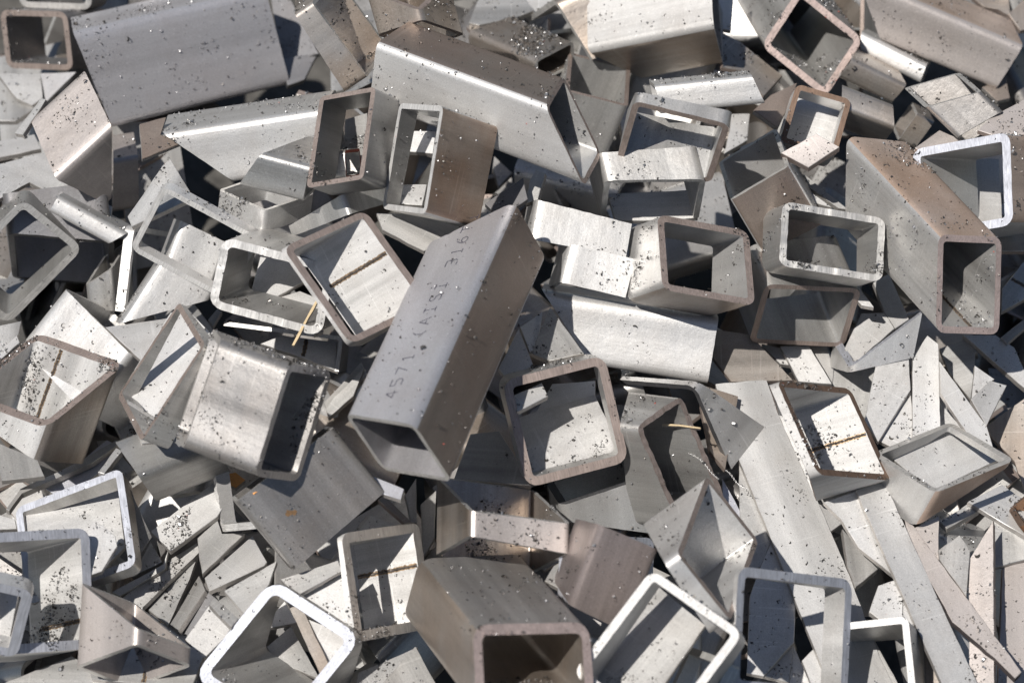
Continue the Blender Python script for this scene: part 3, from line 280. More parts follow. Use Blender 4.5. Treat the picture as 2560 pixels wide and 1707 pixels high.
["P","plBU","white and blue shaded plate left of the silver blue rimmed tube",{"c":"w"},[-0.19493,-0.21915,-0.01204],[0.86939,0.03064,-0.01737,0.49287],[[-0.0228,-0.007],[0.0001,-0.011],[0.0086,-0.0101],[0.0156,0.0064],[0.0142,0.0109],[-0.0156,0.0109]],0.0049],
["P","plBU2","short grey bar above the white and blue shaded plate",{"c":"g"},[-0.18594,-0.22213,0.01441],[0.9184,-0.05607,-0.02387,-0.39093],[[0.0129,-0.0045],[0.0112,0.0035],[-0.013,0.0035],[-0.0111,-0.0026]],0.0049],
["P","plBU3","grey plate edge under the pointed folded offcut",{"c":"g"},[-0.21845,-0.20298,-0.05345],[0.95227,-0.03042,-0.0097,-0.30359],[[-0.0018,-0.0045],[0.0214,-0.0029],[0.0097,0.0037],[-0.0293,0.0037]],0.005],
["P","plBV","brownish bar left of the square tube crossed by a weld",{"c":"g"},[-0.12738,-0.20249,0.02517],[0.9807,0.05709,0.01145,0.18667],[[-0.0157,-0.009],[0.0181,-0.0024],[0.0184,0.0057],[-0.0209,0.0057]],0.0037],
["P","plBW","white plate with crossing shadows behind the silver blue rim",{"c":"w"},[-0.11643,-0.21832,0.01456],[0.76935,0.02711,0.02248,-0.63785],[[0.0116,-0.0063],[0.0208,0.0131],[-0.0218,0.0131],[-0.0105,-0.0198]],0.0049],
["P","inAF1","small white plate inside the top of the silver blue rimmed tube",{"c":"w"},[-0.1521,-0.19309,-0.03991],[0.85928,0.03028,0.01798,-0.5103],[[-0.0047,-0.0025],[0.0044,-0.0104],[0.0091,0.0064],[-0.0089,0.0064]],0.0038],
["P","inAF2","saw-cut strip standing on edge inside the silver blue rimmed tube",{"c":"b"},[-0.12967,-0.23538,0.00033],[0.54466,-0.0861,-0.09774,0.82848],[[-0.0312,0.0038],[-0.0252,-0.004],[0.0205,-0.0037],[0.0359,0.0038]],0.0037],
["P","inAF3","bright white plate inside the right of the silver blue rimmed tube",{"c":"w"},[-0.12033,-0.23461,-0.0024],[0.98108,0.03457,0.00671,-0.1904],[[-0.0119,0.0006],[0.0096,-0.0166],[0.0153,-0.005],[0.0097,0.0105],[-0.0227,0.0105]],0.0037],
["P","inAF4","shaded white plate low inside the silver blue rimmed tube",{"c":"g"},[-0.14719,-0.2203,-0.04211],[0.85581,0.03016,0.01819,-0.51609],[[0.0011,-0.0097],[0.0266,0.0102],[-0.0169,0.0102],[-0.0108,-0.0107]],0.0038],
["T","ringBW","grainy grey ring corner left of the large brown grey box side",{"c":"w","rc":"W","burr":"1"},[-0.18574,-0.12238,-0.00448],[0.16619,0.63571,0.50175,0.56258],[0.04603,0.05916,0.00488,0.00781,0.01005],"03",[-0.0,0.0],[0.0,0.0],1],
["T","boxBX","broad brown grey box side with a rust spot, left of bottom centre",{"c":"m"},[-0.14872,-0.14022,0.06331],[0.88168,-0.32115,-0.24617,0.24271],[0.0777,0.05908,0.00257,0.00452,0.05826],"0123",[0.05,0.227],[-0.01,0.25],-1],
["P","orange1","orange scrap of card deep beside the grainy ring corner",{"c":"O"},[-0.18904,-0.08102,-0.04814],[0.93434,0.03292,0.0125,-0.35465],[[-0.0004,-0.0053],[0.005,-0.0041],[0.0055,0.0046],[-0.0034,0.0046],[-0.0067,0.0002]],0.0043],
["P","orange2","thin orange stick deep beside the broad brown grey box side",{"c":"O"},[-0.16147,-0.16997,0.08017],[0.37548,0.01323,0.03264,-0.92616],[[0.0051,0.0014],[-0.006,0.0014],[-0.005,-0.0011],[0.006,-0.0017]],0.004],
["P","st117","grey plate between the broad grey box tube and the lettered tube",{"c":"g","swarf":"1"},[-0.11536,-0.01067,-0.04183],[0.42423,0.07343,-0.03446,-0.90191],[[0.0247,0.0052],[-0.0178,0.0052],[-0.0232,-0.0053],[0.0163,-0.0051]],0.0043],
["P","st117b","shadowed plate left of the lower end of the lettered tube",{"c":"g"},[-0.1177,-0.02039,-0.03827],[0.91181,-0.01664,-0.03732,0.40858],[[-0.0172,-0.0045],[0.0064,-0.0056],[0.0279,0.0043],[-0.0032,0.0043],[-0.0139,0.0015]],0.0043],
["P","pc118","small white offcut under the right side of the lettered tube",{"c":"w"},[0.00052,-0.04681,0.04192],[0.82776,0.02294,0.03381,0.5596],[[-0.011,-0.001],[0.0032,-0.014],[0.0278,0.0069],[-0.0079,0.0069],[-0.0121,0.0013]],0.0041],
["P","l30","long dark strip on edge in the gap below the left swarf tube",{"c":"g"},[-0.30959,-0.0783,-0.04813],[0.26441,-0.01614,-0.05876,-0.96248],[[0.0416,0.0103],[0.0281,0.0012],[-0.025,0.0012],[-0.0501,-0.0047],[-0.0486,-0.0088],[-0.016,-0.0042],[0.0272,-0.003],[0.0428,0.008]],0.0052],
["P","l30b","short ribbed strip in the gap right of the left swarf tube",{"c":"g"},[-0.2671,-0.10284,0.00855],[0.84849,-0.0518,0.03209,0.5257],[[-0.0113,-0.002],[0.0113,-0.0027],[0.0118,0.0023],[-0.0119,0.0023]],0.005],
["P","l30c","bluish shaded plate in the gap above the wide silver frame mouth",{"c":"u","swarf":"1"},[-0.29172,-0.06785,-0.05563],[0.92174,6e-05,-3e-05,0.38782],[[-0.0276,-0.0053],[0.0031,-0.0083],[0.0285,-0.002],[0.026,0.0078],[-0.03,0.0078]],0.0052],
["P","l31","shaded grey tube side under the left swarf tube at the left edge",{"c":"g"},[-0.33385,-0.08052,-0.02954],[0.61555,-0.01967,0.02516,0.78745],[[-0.0109,0.0137],[-0.0141,-0.015],[0.0019,-0.0124],[0.0231,0.0137]],0.0044],
["P","l32","dusty grey offcut at the left edge beside the wide silver frame mouth",{"c":"g"},[-0.34143,-0.12415,-0.03454],[0.98564,0.03473,0.00582,-0.16515],[[-0.0057,-0.0081],[0.0103,-0.0014],[0.0066,0.0047],[-0.0113,0.0047]],0.0044],
["P","c33","thin dark triangular sliver left of the short stained tube",{"c":"g"},[-0.06746,-0.10107,-0.04838],[0.71652,-0.03387,0.08526,-0.69151],[[0.0139,-0.0009],[0.0136,0.0028],[-0.0205,0.0028],[-0.007,-0.0048]],0.0043],
["P","c34","thin beige strip right of the broad brown grey box side",{"c":"b"},[-0.07722,-0.1397,0.00554],[0.9076,-0.029,-0.01337,-0.41863],[[0.0132,-0.0018],[0.0152,0.0024],[-0.0143,0.0024],[-0.014,-0.003]],0.0042],
["P","c35","shadowed plate left of the short stained tube",{"c":"g"},[-0.0565,-0.10913,-0.05788],[0.68324,0.02986,0.02789,0.72905],[[-0.0271,0.0048],[-0.0127,-0.0032],[0.0254,-0.0063],[0.0144,0.0048]],0.0043],
["P","c36","ribbed bluish strip in the gap below the lettered tube",{"c":"u"},[-0.07953,-0.1565,0.05799],[0.97172,-0.03105,-0.00747,-0.23397],[[-0.0017,-0.005],[0.0111,-0.0039],[0.0088,0.0045],[-0.0181,0.0045]],0.0041],
["P","c37","metal bar at the bottom edge left of the big dark topped tube",{"c":"w"},[-0.08302,-0.24235,-0.029],[0.97029,-0.031,0.00766,0.23985],[[-0.0244,-0.0062],[-0.0047,-0.0112],[0.0163,0.0019],[0.0282,0.0077],[-0.0153,0.0077]],0.0043],
["P","c38","grey streaked plate corner at the bottom edge beside the big dark topped tube",{"c":"g"},[-0.06789,-0.25802,-0.027],[0.84757,-0.04765,0.01622,-0.52829],[[0.0109,-0.026],[0.0211,-0.0024],[0.0106,0.0201],[-0.0301,0.0201],[-0.0125,-0.0118]],0.0043],
["P","c39","shadowed plate right of the big dark topped tube",{"c":"g"},[0.02945,-0.20349,0.02919],[0.73066,-0.02782,0.02993,-0.68152],[[0.0139,0.0054],[-0.0114,0.0054],[-0.0069,-0.002],[0.0044,-0.0088]],0.0041],
["P","c40","light scrap at the bottom edge right of the big dark topped tube",{"c":"w"},[0.0614,-0.29932,0.05069],[0.98457,0.03469,0.00604,-0.1714],[[-0.0056,-0.0071],[0.0041,-0.0092],[0.0113,0.0081],[-0.0099,0.0081]],0.0041],
["P","c41","pale plate behind the thick open frame",{"c":"w"},[0.11343,0.14434,0.09552],[0.05128,0.0,-7e-05,0.99868],[[0.0108,0.0065],[-0.0154,0.0065],[-0.009,-0.0118],[0.0136,-0.0013]],0.0042],
["P","z1","tiny bright plate in the gap right of the broad white tube face",{"c":"w"},[-0.28787,0.04404,-0.03855],[0.97665,0.03441,0.00747,-0.21195],[[-0.0008,-0.0024],[0.0052,-0.0024],[0.0039,0.0024],[-0.0083,0.0024]],0.0043],
["P","z2","dusty tan plate at the left edge above the left swarf tube",{"c":"g"},[-0.34447,-0.00397,0.0085],[0.67786,0.05526,0.00326,0.7331],[[-0.0156,0.0083],[-0.0121,0.0021],[0.0034,-0.0083],[0.0143,-0.0104],[0.0099,0.0083]],0.0042],
["P","z3","white ribbed strip at the left edge above the left swarf tube",{"c":"w"},[-0.34213,-0.01199,0.00949],[0.89,-0.02843,0.01453,0.45483],[[-0.0112,-0.0021],[0.0083,-0.003],[0.0117,0.0026],[-0.0089,0.0026]],0.0042],
["P","z4","short grey bar in the gap under the frame with ragged rims",{"c":"g"},[-0.20847,0.0515,-0.04304],[0.54604,4e-05,6e-05,-0.83776],[[0.0086,0.0025],[-0.0058,0.0025],[-0.0068,-0.0016],[0.004,-0.0034]],0.0043],
["P","z5","shaded plate inside the frame with ragged rims",{"c":"w"},[-0.15828,0.02563,0.03762],[0.99471,0.03505,0.0034,-0.09647],[[-0.0006,-0.0168],[0.0175,0.0016],[0.0155,0.015],[-0.0165,0.015],[-0.0159,-0.0149]],0.0041],
["P","z6","white plate dusted with shavings in the frame with ragged rims",{"c":"w","swarf":"1"},[-0.14132,0.01007,0.03394],[0.21299,-0.0068,0.0312,0.97653],[[-0.003,0.0063],[-0.0136,-0.0001],[-0.0072,-0.006],[0.0059,-0.0066],[0.0179,0.0063]],0.0041],
["P","z7","short white upright strip at the right of the frame with ragged rims",{"c":"w"},[-0.12962,-0.00821,0.03787],[0.68249,0.02405,0.02572,-0.73005],[[0.0123,-0.0027],[0.0095,0.0032],[-0.0123,0.0032],[-0.0094,-0.0038]],0.0041],
["P","z8","white plate heaped with shavings below the tilted brown ring",{"c":"w","swarf":"1"},[-0.25895,-0.0458,-0.04774],[0.89743,6e-05,3e-05,-0.44115],[[0.0157,-0.0136],[0.0285,0.003],[0.0209,0.0069],[-0.0335,0.0069],[-0.0316,-0.0032]],0.0043],
["P","z9","bluish white offcut peeking out under the broad grey box tube",{"c":"u"},[-0.21709,-0.10457,0.02604],[0.98799,7e-05,1e-05,-0.1545],[[-0.003,-0.0029],[0.0079,-0.0032],[0.0035,0.003],[-0.0084,0.003]],0.0041],
["P","z10","curved dark bar inside the mouth of the broad grey box tube",{"c":"g"},[-0.14517,-0.11562,0.09623],[0.53823,0.10104,-0.06511,-0.83418],[[0.0261,-0.0016],[0.0245,0.0044],[-0.0191,0.0044],[-0.0226,-0.0007],[-0.0088,-0.0065]],0.004],
["P","z11","narrow white strip inside the mouth of the broad grey box tube",{"c":"w"},[-0.13812,-0.13256,0.0938],[0.8171,0.05333,0.01483,0.57383],[[-0.0154,-0.0025],[0.0138,-0.0024],[0.0179,0.0024],[-0.0163,0.0024]],0.004],
["P","faceAB","dark triangular plate side at the right of the wide silver frame mouth",{"c":"g"},[-0.25019,-0.14232,-0.00788],[0.84004,0.00142,0.29735,-0.45378],[[-0.0004,-0.0064],[0.0228,-0.0101],[0.0124,0.0082],[-0.0348,0.0082]],0.0042],
["P","straw1","dry straw twig lying across the frame with ragged torn rims",{"c":"Y"},[-0.13758,-0.03249,0.06671],[0.52109,0.08393,0.13507,-0.83856],[[0.002,-0.0009],[0.0167,-0.0008],[0.0163,0.0008],[0.0022,0.0008],[-0.0187,0.0008],[-0.0185,-0.0007]],0.0041],
["P","straw2","thin dry stalk across the mouth of the ragged rimmed tube",{"c":"Y"},[0.11227,-0.08544,0.02427],[0.06547,0.01055,-0.15868,0.9851],[[0.0123,0.0013],[0.0012,0.0003],[-0.0132,0.0003],[-0.013,-0.0008],[0.0003,-0.0011],[0.0124,0.0001]],0.0041],
["P","coil1","long curly metal shaving hanging over the tip of the diamond tube",{"c":"w","coil":"1"},[0.12851,-0.10146,0.00015],[0.93315,0.15031,0.05193,-0.32239],[[-0.0,-0.0026],[0.0117,-0.0021],[0.0125,0.0012],[0.0027,0.0022],[-0.0127,0.0022],[-0.0141,-0.0009]],0.0042],
["P","coil2","twisted golden shaving pointing towards the long broad white strip",{"c":"w","coil":"1"},[0.14966,-0.1113,-0.00278],[0.30858,0.0497,-0.15106,0.93781],[[-0.0007,0.0018],[-0.0093,-0.0],[-0.0097,-0.0022],[0.0,-0.0009],[0.0097,-0.0004],[0.01,0.0018]],0.0042],
["P","inN","pale sanded plate inside the wide pale tube end at the right",{"c":"w"},[0.31929,0.11909,0.01832],[0.69957,-0.00891,0.08411,-0.70954],[[-0.0062,-0.0262],[0.0291,0.0083],[0.0258,0.0228],[-0.025,0.0228],[-0.0236,-0.0278]],0.0046],
["P","inP","white plate showing through the rusty rimmed small tube",{"c":"w"},[0.21105,0.15401,0.04488],[0.79594,0.05869,-0.04431,0.60089],[[-0.0234,0.0169],[-0.0117,-0.0175],[0.0172,-0.0164],[0.018,0.0169]],0.0046],
["P","inAR","bright plate lying inside the open rhombic tube with the pink side",{"c":"w"},[0.28908,-0.08473,-0.01475],[0.25905,-0.06661,0.09327,-0.95904],[[0.0195,0.0184],[-0.0393,0.0184],[-0.0144,-0.0169],[0.0342,-0.02]],0.0044],
["P","inAISI","white speckled plate seen in the lower mouth of the lettered tube",{"c":"w"},[-0.05915,-0.15525,0.09262],[0.869,0.10054,0.05568,-0.48129],[[0.0086,-0.0063],[0.02,0.0084],[-0.0042,0.0084],[-0.0174,0.005],[-0.007,-0.0156]],0.0042],
["P","inS","light plate standing inside the triangular cut tube",{"c":"w"},[0.1652,0.12314,0.03373],[0.77687,0.06534,-0.17175,0.60225],[[-0.0172,0.0094],[-0.0141,-0.0031],[-0.0071,-0.0115],[0.0237,-0.0041],[0.0147,0.0094]],0.0041]
]
scene=bpy.context.scene; COL=scene.collection
rng=random.Random(11)

# ------------------------------------------------------------------ materials
def node(nt,t,**k):
    n=nt.nodes.new(t)
    for a,b in k.items(): setattr(n,a,b)
    return n
def ramp(nt,src,stops):
    r=node(nt,'ShaderNodeValToRGB'); el=r.color_ramp.elements
    el[0].position,el[0].color=stops[0][0],(*stops[0][1],1) if len(stops[0][1])==3 else stops[0][1]
    el[1].position,el[1].color=stops[-1][0],(*stops[-1][1],1)
    for p,c in stops[1:-1]:
        e=el.new(p); e.color=(*c,1)
    nt.links.new(src,r.inputs[0]); return r.outputs[0]
def mix(nt,f,a,b,mode='MIX'):
    m=node(nt,'ShaderNodeMix',data_type='RGBA',blend_type=mode)
    for i,v in ((0,f),(6,a),(7,b)):
        if isinstance(v,(int,float)): m.inputs[i].default_value=v
        elif isinstance(v,tuple): m.inputs[i].default_value=(*v,1)
        else: nt.links.new(v,m.inputs[i])
    return m.outputs[2]
def nz(nt,vec,scale,detail=3,rough=.55):
    n=node(nt,'ShaderNodeTexNoise'); n.inputs['Scale'].default_value=scale
    n.inputs['Detail'].default_value=detail; n.inputs['Roughness'].default_value=rough
    nt.links.new(vec,n.inputs['Vector']); return n.outputs[0]
def mapping(nt,vec,sc,add=None):
    m=node(nt,'ShaderNodeMapping'); m.inputs['Scale'].default_value=sc
    nt.links.new(vec,m.inputs['Vector'])
    if add is not None: nt.links.new(add,m.inputs['Location'])
    return m.outputs[0]
def math_(nt,op,a,b=0.):
    m=node(nt,'ShaderNodeMath',operation=op)
    for i,v in ((0,a),(1,b)):
        if isinstance(v,(int,float)): m.inputs[i].default_value=v
        else: nt.links.new(v,m.inputs[i])
    return m.outputs[0]
def skin(name,base,rough,metal,streak,kind,stain=(.16,.12,.09),stainamt=.25,tint=None,tintamt=0.,seed=0):
    mt=bpy.data.materials.new(name); mt.use_nodes=True; nt=mt.node_tree
    b=nt.nodes['Principled BSDF']
    tc=node(nt,'ShaderNodeTexCoord').outputs['Object']
    oi=node(nt,'ShaderNodeObjectInfo')
    rnd=oi.outputs['Random']
    off=node(nt,'ShaderNodeCombineXYZ')
    k=math_(nt,'MULTIPLY',rnd,37.)
    for i in range(3): nt.links.new(k,off.inputs[i])
    va=node(nt,'ShaderNodeVectorMath',operation='ADD'); nt.links.new(tc,va.inputs[0]); nt.links.new(off.outputs[0],va.inputs[1])
    vec=va.outputs[0]
    # drawing streaks follow the length of the profile
    sc=(1,1,.03) if kind=='T' else (.04,1,1)
    st1=nz(nt,mapping(nt,vec,sc),95,4,.6)
    st2=nz(nt,mapping(nt,vec,sc),700,2,.6)
    cl=nz(nt,vec,26,5,.62)
    gr=nz(nt,vec,1300,3,.75)
    st0=nz(nt,mapping(nt,vec,sc),34,3,.5)
    dk=tuple(x*.72 for x in base); lt=tuple(min(1,x*1.16) for x in base)
    c=ramp(nt,st1,[(.3,tuple(x*(.80 if streak>.5 else .95) for x in base)),(.5,base),(.72,tuple(min(1,x*(1.10 if streak>.5 else 1.03)) for x in base))])
    bnd=ramp(nt,st0,[(.32,(.70 if streak>.5 else .86,)*3),(.5,(1,)*3),(.68,(1.15,)*3)])
    c=mix(nt,1.,c,bnd,'MULTIPLY')
    c=mix(nt,ramp(nt,cl,[(.42,(0,0,0)),(.72,(stainamt,)*3)]),c,stain)
    if tint: c=mix(nt,ramp(nt,nz(nt,vec,14,3,.6),[(.4,(0,0,0)),(.62,(tintamt,)*3)]),c,tint)
    g=ramp(nt,gr,[(.3,(.78,)*3),(.5,(1,)*3),(.7,(1.2,)*3)])
    c=mix(nt,.8,c,g,'MULTIPLY')
    g2=ramp(nt,st2,[(.3,(.9,)*3),(.7,(1.08,)*3)])
    c=mix(nt,.6 if streak>.5 else .25,c,g2,'MULTIPLY')
    # handling scratches
    wv=node(nt,'ShaderNodeMapping'); wv.inputs['Rotation'].default_value=(.5,.9,.7); wv.inputs['Scale'].default_value=(1,.03,1); nt.links.new(vec,wv.inputs['Vector'])
    sr_=nz(nt,wv.outputs[0],520,2,.5)
    c=mix(nt,ramp(nt,sr_,[(.64,(0,0,0)),(.72,(.35,)*3)]),c,tuple(min(1,x*1.45) for x in base))
    # tiny dark smudges
    sp=ramp(nt,nz(nt,vec,900,2,.5),[(.69,(0,0,0)),(.76,(.6,)*3)])
    c=mix(nt,sp,c,tuple(x*.3 for x in base))
    # per piece brightness
    pv=math_(nt,'ADD',math_(nt,'MULTIPLY',rnd,.26),.87)
    cc=node(nt,'ShaderNodeCombineColor')
    for i in range(3): nt.links.new(pv,cc.inputs[i])
    c=mix(nt,1.,c,cc.outputs[0],'MULTIPLY')
    nt.links.new(c,b.inputs['Base Color'])
    b.inputs['Metallic'].default_value=metal
    ro=math_(nt,'ADD',math_(nt,'MULTIPLY',cl,.22),math_(nt,'ADD',math_(nt,'MULTIPLY',st0,.26),rough-.24))
    nt.links.new(ro,b.inputs['Roughness'])
    h=math_(nt,'ADD',math_(nt,'MULTIPLY',st2,.3),math_(nt,'ADD',math_(nt,'MULTIPLY',gr,.5),math_(nt,'MULTIPLY',cl,5.)))
    bp=node(nt,'ShaderNodeBump'); bp.inputs['Strength'].default_value=.35; bp.inputs['Distance'].default_value=.0004
    nt.links.new(h,bp.inputs['Height']); nt.links.new(bp.outputs[0],b.inputs['Normal'])
    return mt
def rimmat(name,base,rough,metal=.85,sc=(950,70,950)):
    mt=bpy.data.materials.new(name); mt.use_nodes=True; nt=mt.node_tree
    b=nt.nodes['Principled BSDF']; tc=node(nt,'ShaderNodeTexCoord').outputs['Object']
    s=nz(nt,mapping(nt,tc,sc),1,3,.6); s2=nz(nt,tc,60,4,.6)
    c=ramp(nt,s,[(.32,tuple(x*.78 for x in base)),(.52,base),(.7,tuple(min(1,x*1.2) for x in base))])
    c=mix(nt,ramp(nt,s2,[(.45,(0,0,0)),(.75,(.45,)*3)]),c,tuple(x*.45 for x in base))
    nt.links.new(c,b.inputs['Base Color']); b.inputs['Metallic'].default_value=metal*.75; b.inputs['Roughness'].default_value=rough+.12
    bp=node(nt,'ShaderNodeBump'); bp.inputs['Strength'].default_value=.6; bp.inputs['Distance'].default_value=.0003
    nt.links.new(s,bp.inputs['Height']); nt.links.new(bp.outputs[0],b.inputs['Normal'])
    return mt
def plain(name,base,rough=.6,metal=0.,var=.3,scale=400):
    mt=bpy.data.materials.new(name); mt.use_nodes=True; nt=mt.node_tree
    b=nt.nodes['Principled BSDF']; tc=node(nt,'ShaderNodeTexCoord').outputs['Object']
    c=ramp(nt,nz(nt,tc,scale,3),[(.3,tuple(x*(1-var) for x in base)),(.7,tuple(min(1,x*(1+var)) for x in base))])
    nt.links.new(c,b.inputs['Base Color']); b.inputs['Roughness'].default_value=rough; b.inputs['Metallic'].default_value=metal
    return mt
SK={}
PAL={ # base, rough, metal, streak
 'w':((.525,.522,.515),.46,.6,.2,{}),
 'x':((.47,.465,.455),.72,.06,.6,{}),
 'v':((.52,.515,.505),.56,.42,.6,{}),
 'g':((.43,.426,.415),.42,.7,.8,{}),
 'b':((.40,.37,.34),.38,.78,.8,dict(tint=(.33,.24,.17),tintamt=.45)),
 'm':((.29,.28,.272),.44,.65,.9,{}),
 'p':((.46,.422,.40),.46,.6,.3,{}),
 'l':((.47,.465,.485),.42,.6,.3,dict(stain=(.25,.2,.18))),
 'u':((.55,.56,.61),.40,.7,.3,{}),
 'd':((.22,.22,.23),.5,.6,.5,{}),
 'r2':((.27,.235,.23),.46,.6,.6,{}),
 'r':((.20,.115,.07),.55,.4,.5,dict(stain=(.2,.09,.04),stainamt=.6)),
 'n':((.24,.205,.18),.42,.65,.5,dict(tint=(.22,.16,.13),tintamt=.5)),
 'B':((.33,.27,.225),.38,.7,.8,dict(tint=(.25,.14,.08),tintamt=.6)),
 'k':((.50,.405,.345),.44,.6,.5,dict(tint=(.36,.24,.16),tintamt=.6)),
 'Y':((.42,.33,.2),.7,0,.4,{}),
 'O':((.75,.35,.10),.7,0,.2,{}),
}
def SKIN(c,kind):
    k=c+kind
    if k not in SK:
        p=PAL[c]; SK[k]=skin('steel_'+k,p[0],p[1]+(.06 if kind=='P' else 0),p[2]*(.85 if kind=='P' else 1),p[3],kind,**p[4])
    return SK[k]
RM={'s':((.50,.49,.47),.38),'b':((.33,.27,.24),.42),'W':((.60,.595,.585),.58),'w':((.45,.445,.43),.52),'u':((.40,.415,.46),.5),'g':((.42,.40,.38),.4),
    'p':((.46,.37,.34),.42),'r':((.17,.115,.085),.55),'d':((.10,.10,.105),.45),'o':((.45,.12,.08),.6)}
RC={}
def RIM(c):
    if c not in RC: RC[c]=rimmat('cut_'+c,*RM[c])
    return RC[c]
M_WELD=rimmat('weld_bead',(.10,.085,.075),.38,.8,(500,500,500))
M_HEAT=plain('heat_tint',(.27,.19,.115),.45,.6,.45,300)
M_INK=plain('ink',(.03,.03,.05),.6)
M_RUST=plain('rust_spot',(.13,.075,.035),.8)
M_BURNT=rimmat('burnt_edge',(.06,.05,.05),.6,.4)

# ------------------------------------------------------------------ helpers
def link(name,V,F,mats,parent=None,loc=None,rot=None,smooth=True,ang=32,fix=0):
    if fix: F=[(f,1 if m==3 else m) for f,m in F]
    me=bpy.data.meshes.new(name); me.from_pydata(V,[],[f for f,_ in F])
    for m in mats: me.materials.append(m)
    for p,(f,mi) in zip(me.polygons,F): p.material_index=mi
    import bmesh
    bm=bmesh.new(); bm.from_mesh(me); bmesh.ops.remove_doubles(bm,verts=bm.verts,dist=1e-6)
    bmesh.ops.recalc_face_normals(bm,faces=bm.faces); bm.to_mesh(me); bm.free()
    if smooth:
        for p in me.polygons: p.use_smooth=True
        me.set_sharp_from_angle(angle=math.radians(ang))
    o=bpy.data.objects.new(name,me); COL.objects.link(o)
    if loc is not None: o.location=loc
    if rot is not None: o.rotation_mode='QUATERNION'; o.rotation_quaternion=rot
    if parent: o.parent=parent
    return o
def sub(V,F,keep,name,mats,parent,smooth=True,ang=32):
    ids={};V2=[];F2=[]
    for f,m in F:
        if m not in keep: continue
        for i in f:
            if i not in ids: ids[i]=len(V2); V2.append(V[i])
        F2.append((tuple(ids[i] for i in f),0))
    return link(name,V2,F2,mats,parent,smooth=smooth,ang=ang)
def bead(name,parent,P0,P1,up,side,w=.00075,hgt=.0006,rnd=rng):
    """lumpy weld bead from P0 to P1 with heat tinted flanks"""
    d=(P1-P0); n=max(3,int(d.length/.0009)); V=[];F=[]
    prof=[(-2.0,.02),(-1.1,.05),(-.7,.6),(0,1),(.7,.6),(1.1,.05),(2.0,.02)]
    for i in range(n+1):
        c=P0+d*(i/n); lw=w*rnd.uniform(.75,1.35); lh=hgt*rnd.uniform(.4,1.3); sh=rnd.uniform(-.0003,.0003)
        for a,b in prof:
            k=lw if abs(a)<2 else w*rnd.uniform(.8,1.2)
            q=c+side*(a*k+sh)+up*(b*lh+.00006); V.append(tuple(q))
    m=len(prof)
    for i in range(n):
        for j in range(m-1):
            F.append(((i*m+j,i*m+j+1,(i+1)*m+j+1,(i+1)*m+j),1 if j in(0,m-2) else 0))
    w_=sub(V,F,(0,),name,[M_WELD],parent); sub(V,F,(1,),'heat_tint',[M_HEAT],w_); return w_

# stroke letters, unit square, for the printed grade marking
GL={'.':[[(.45,0),(.55,0)]],'4':[[(.7,0),(.7,1),(.1,.3),(.95,.3)]],'5':[[(.9,1),(.15,1),(.15,.55),(.7,.55),(.9,.4),(.9,.15),(.7,0),(.1,0)]],
'7':[[(.1,1),(.9,1),(.35,0)]],'1':[[(.25,.8),(.5,1),(.5,0)],[(.25,0),(.75,0)]],'(':[[(.7,1.1),(.4,.8),(.4,.2),(.7,-.1)]],')':[[(.3,1.1),(.6,.8),(.6,.2),(.3,-.1)]],
'A':[[(.05,0),(.5,1),(.95,0)],[(.2,.35),(.8,.35)]],'I':[[(.5,0),(.5,1)],[(.2,0),(.8,0)],[(.2,1),(.8,1)]],'S':[[(.9,.85),(.7,1),(.3,1),(.1,.8),(.3,.55),(.7,.5),(.9,.25),(.7,0),(.3,0),(.1,.15)]],
'3':[[(.1,1),(.8,1),(.9,.75),(.7,.52),(.35,.52)],[(.7,.52),(.92,.25),(.75,0),(.1,0)]],'6':[[(.8,1),(.4,.95),(.12,.5),(.15,.15),(.4,0),(.7,0),(.88,.2),(.75,.5),(.4,.55),(.15,.35)]],
'T':[[(.05,1),(.95,1)],[(.5,1),(.5,0)]]}
def lettering(parent,text,O,X,Y,N,size,adv,strip=.0005):
    V=[];F=[]
    for k,ch in enumerate(text):
        for pl in GL.get(ch,[]):
            for (a,b) in zip(pl,pl[1:]):
                A=O+X*(adv*k+a[0]*size[0])+Y*(a[1]*size[1]); B=O+X*(adv*k+b[0]*size[0])+Y*(b[1]*size[1])
                d=B-A; L=d.length; d.normalize(); s=N.cross(d)
                m=max(1,int(L/.0011))
                for q in range(m):
                    if rng.random()<.07: continue
                    # dot-matrix like dashes
                    a0=A+d*(L*q/m); b0=A+d*(L*(q+.86)/m); wd=strip*rng.uniform(.75,1.1)
                    i=len(V)
                    V+= [tuple(a0-s*wd+N*.00008),tuple(b0-s*wd+N*.00008),tuple(b0+s*wd+N*.00008),tuple(a0+s*wd+N*.00008)]
                    F.append(((i,i+1,i+2,i+3),0))
    return V,F

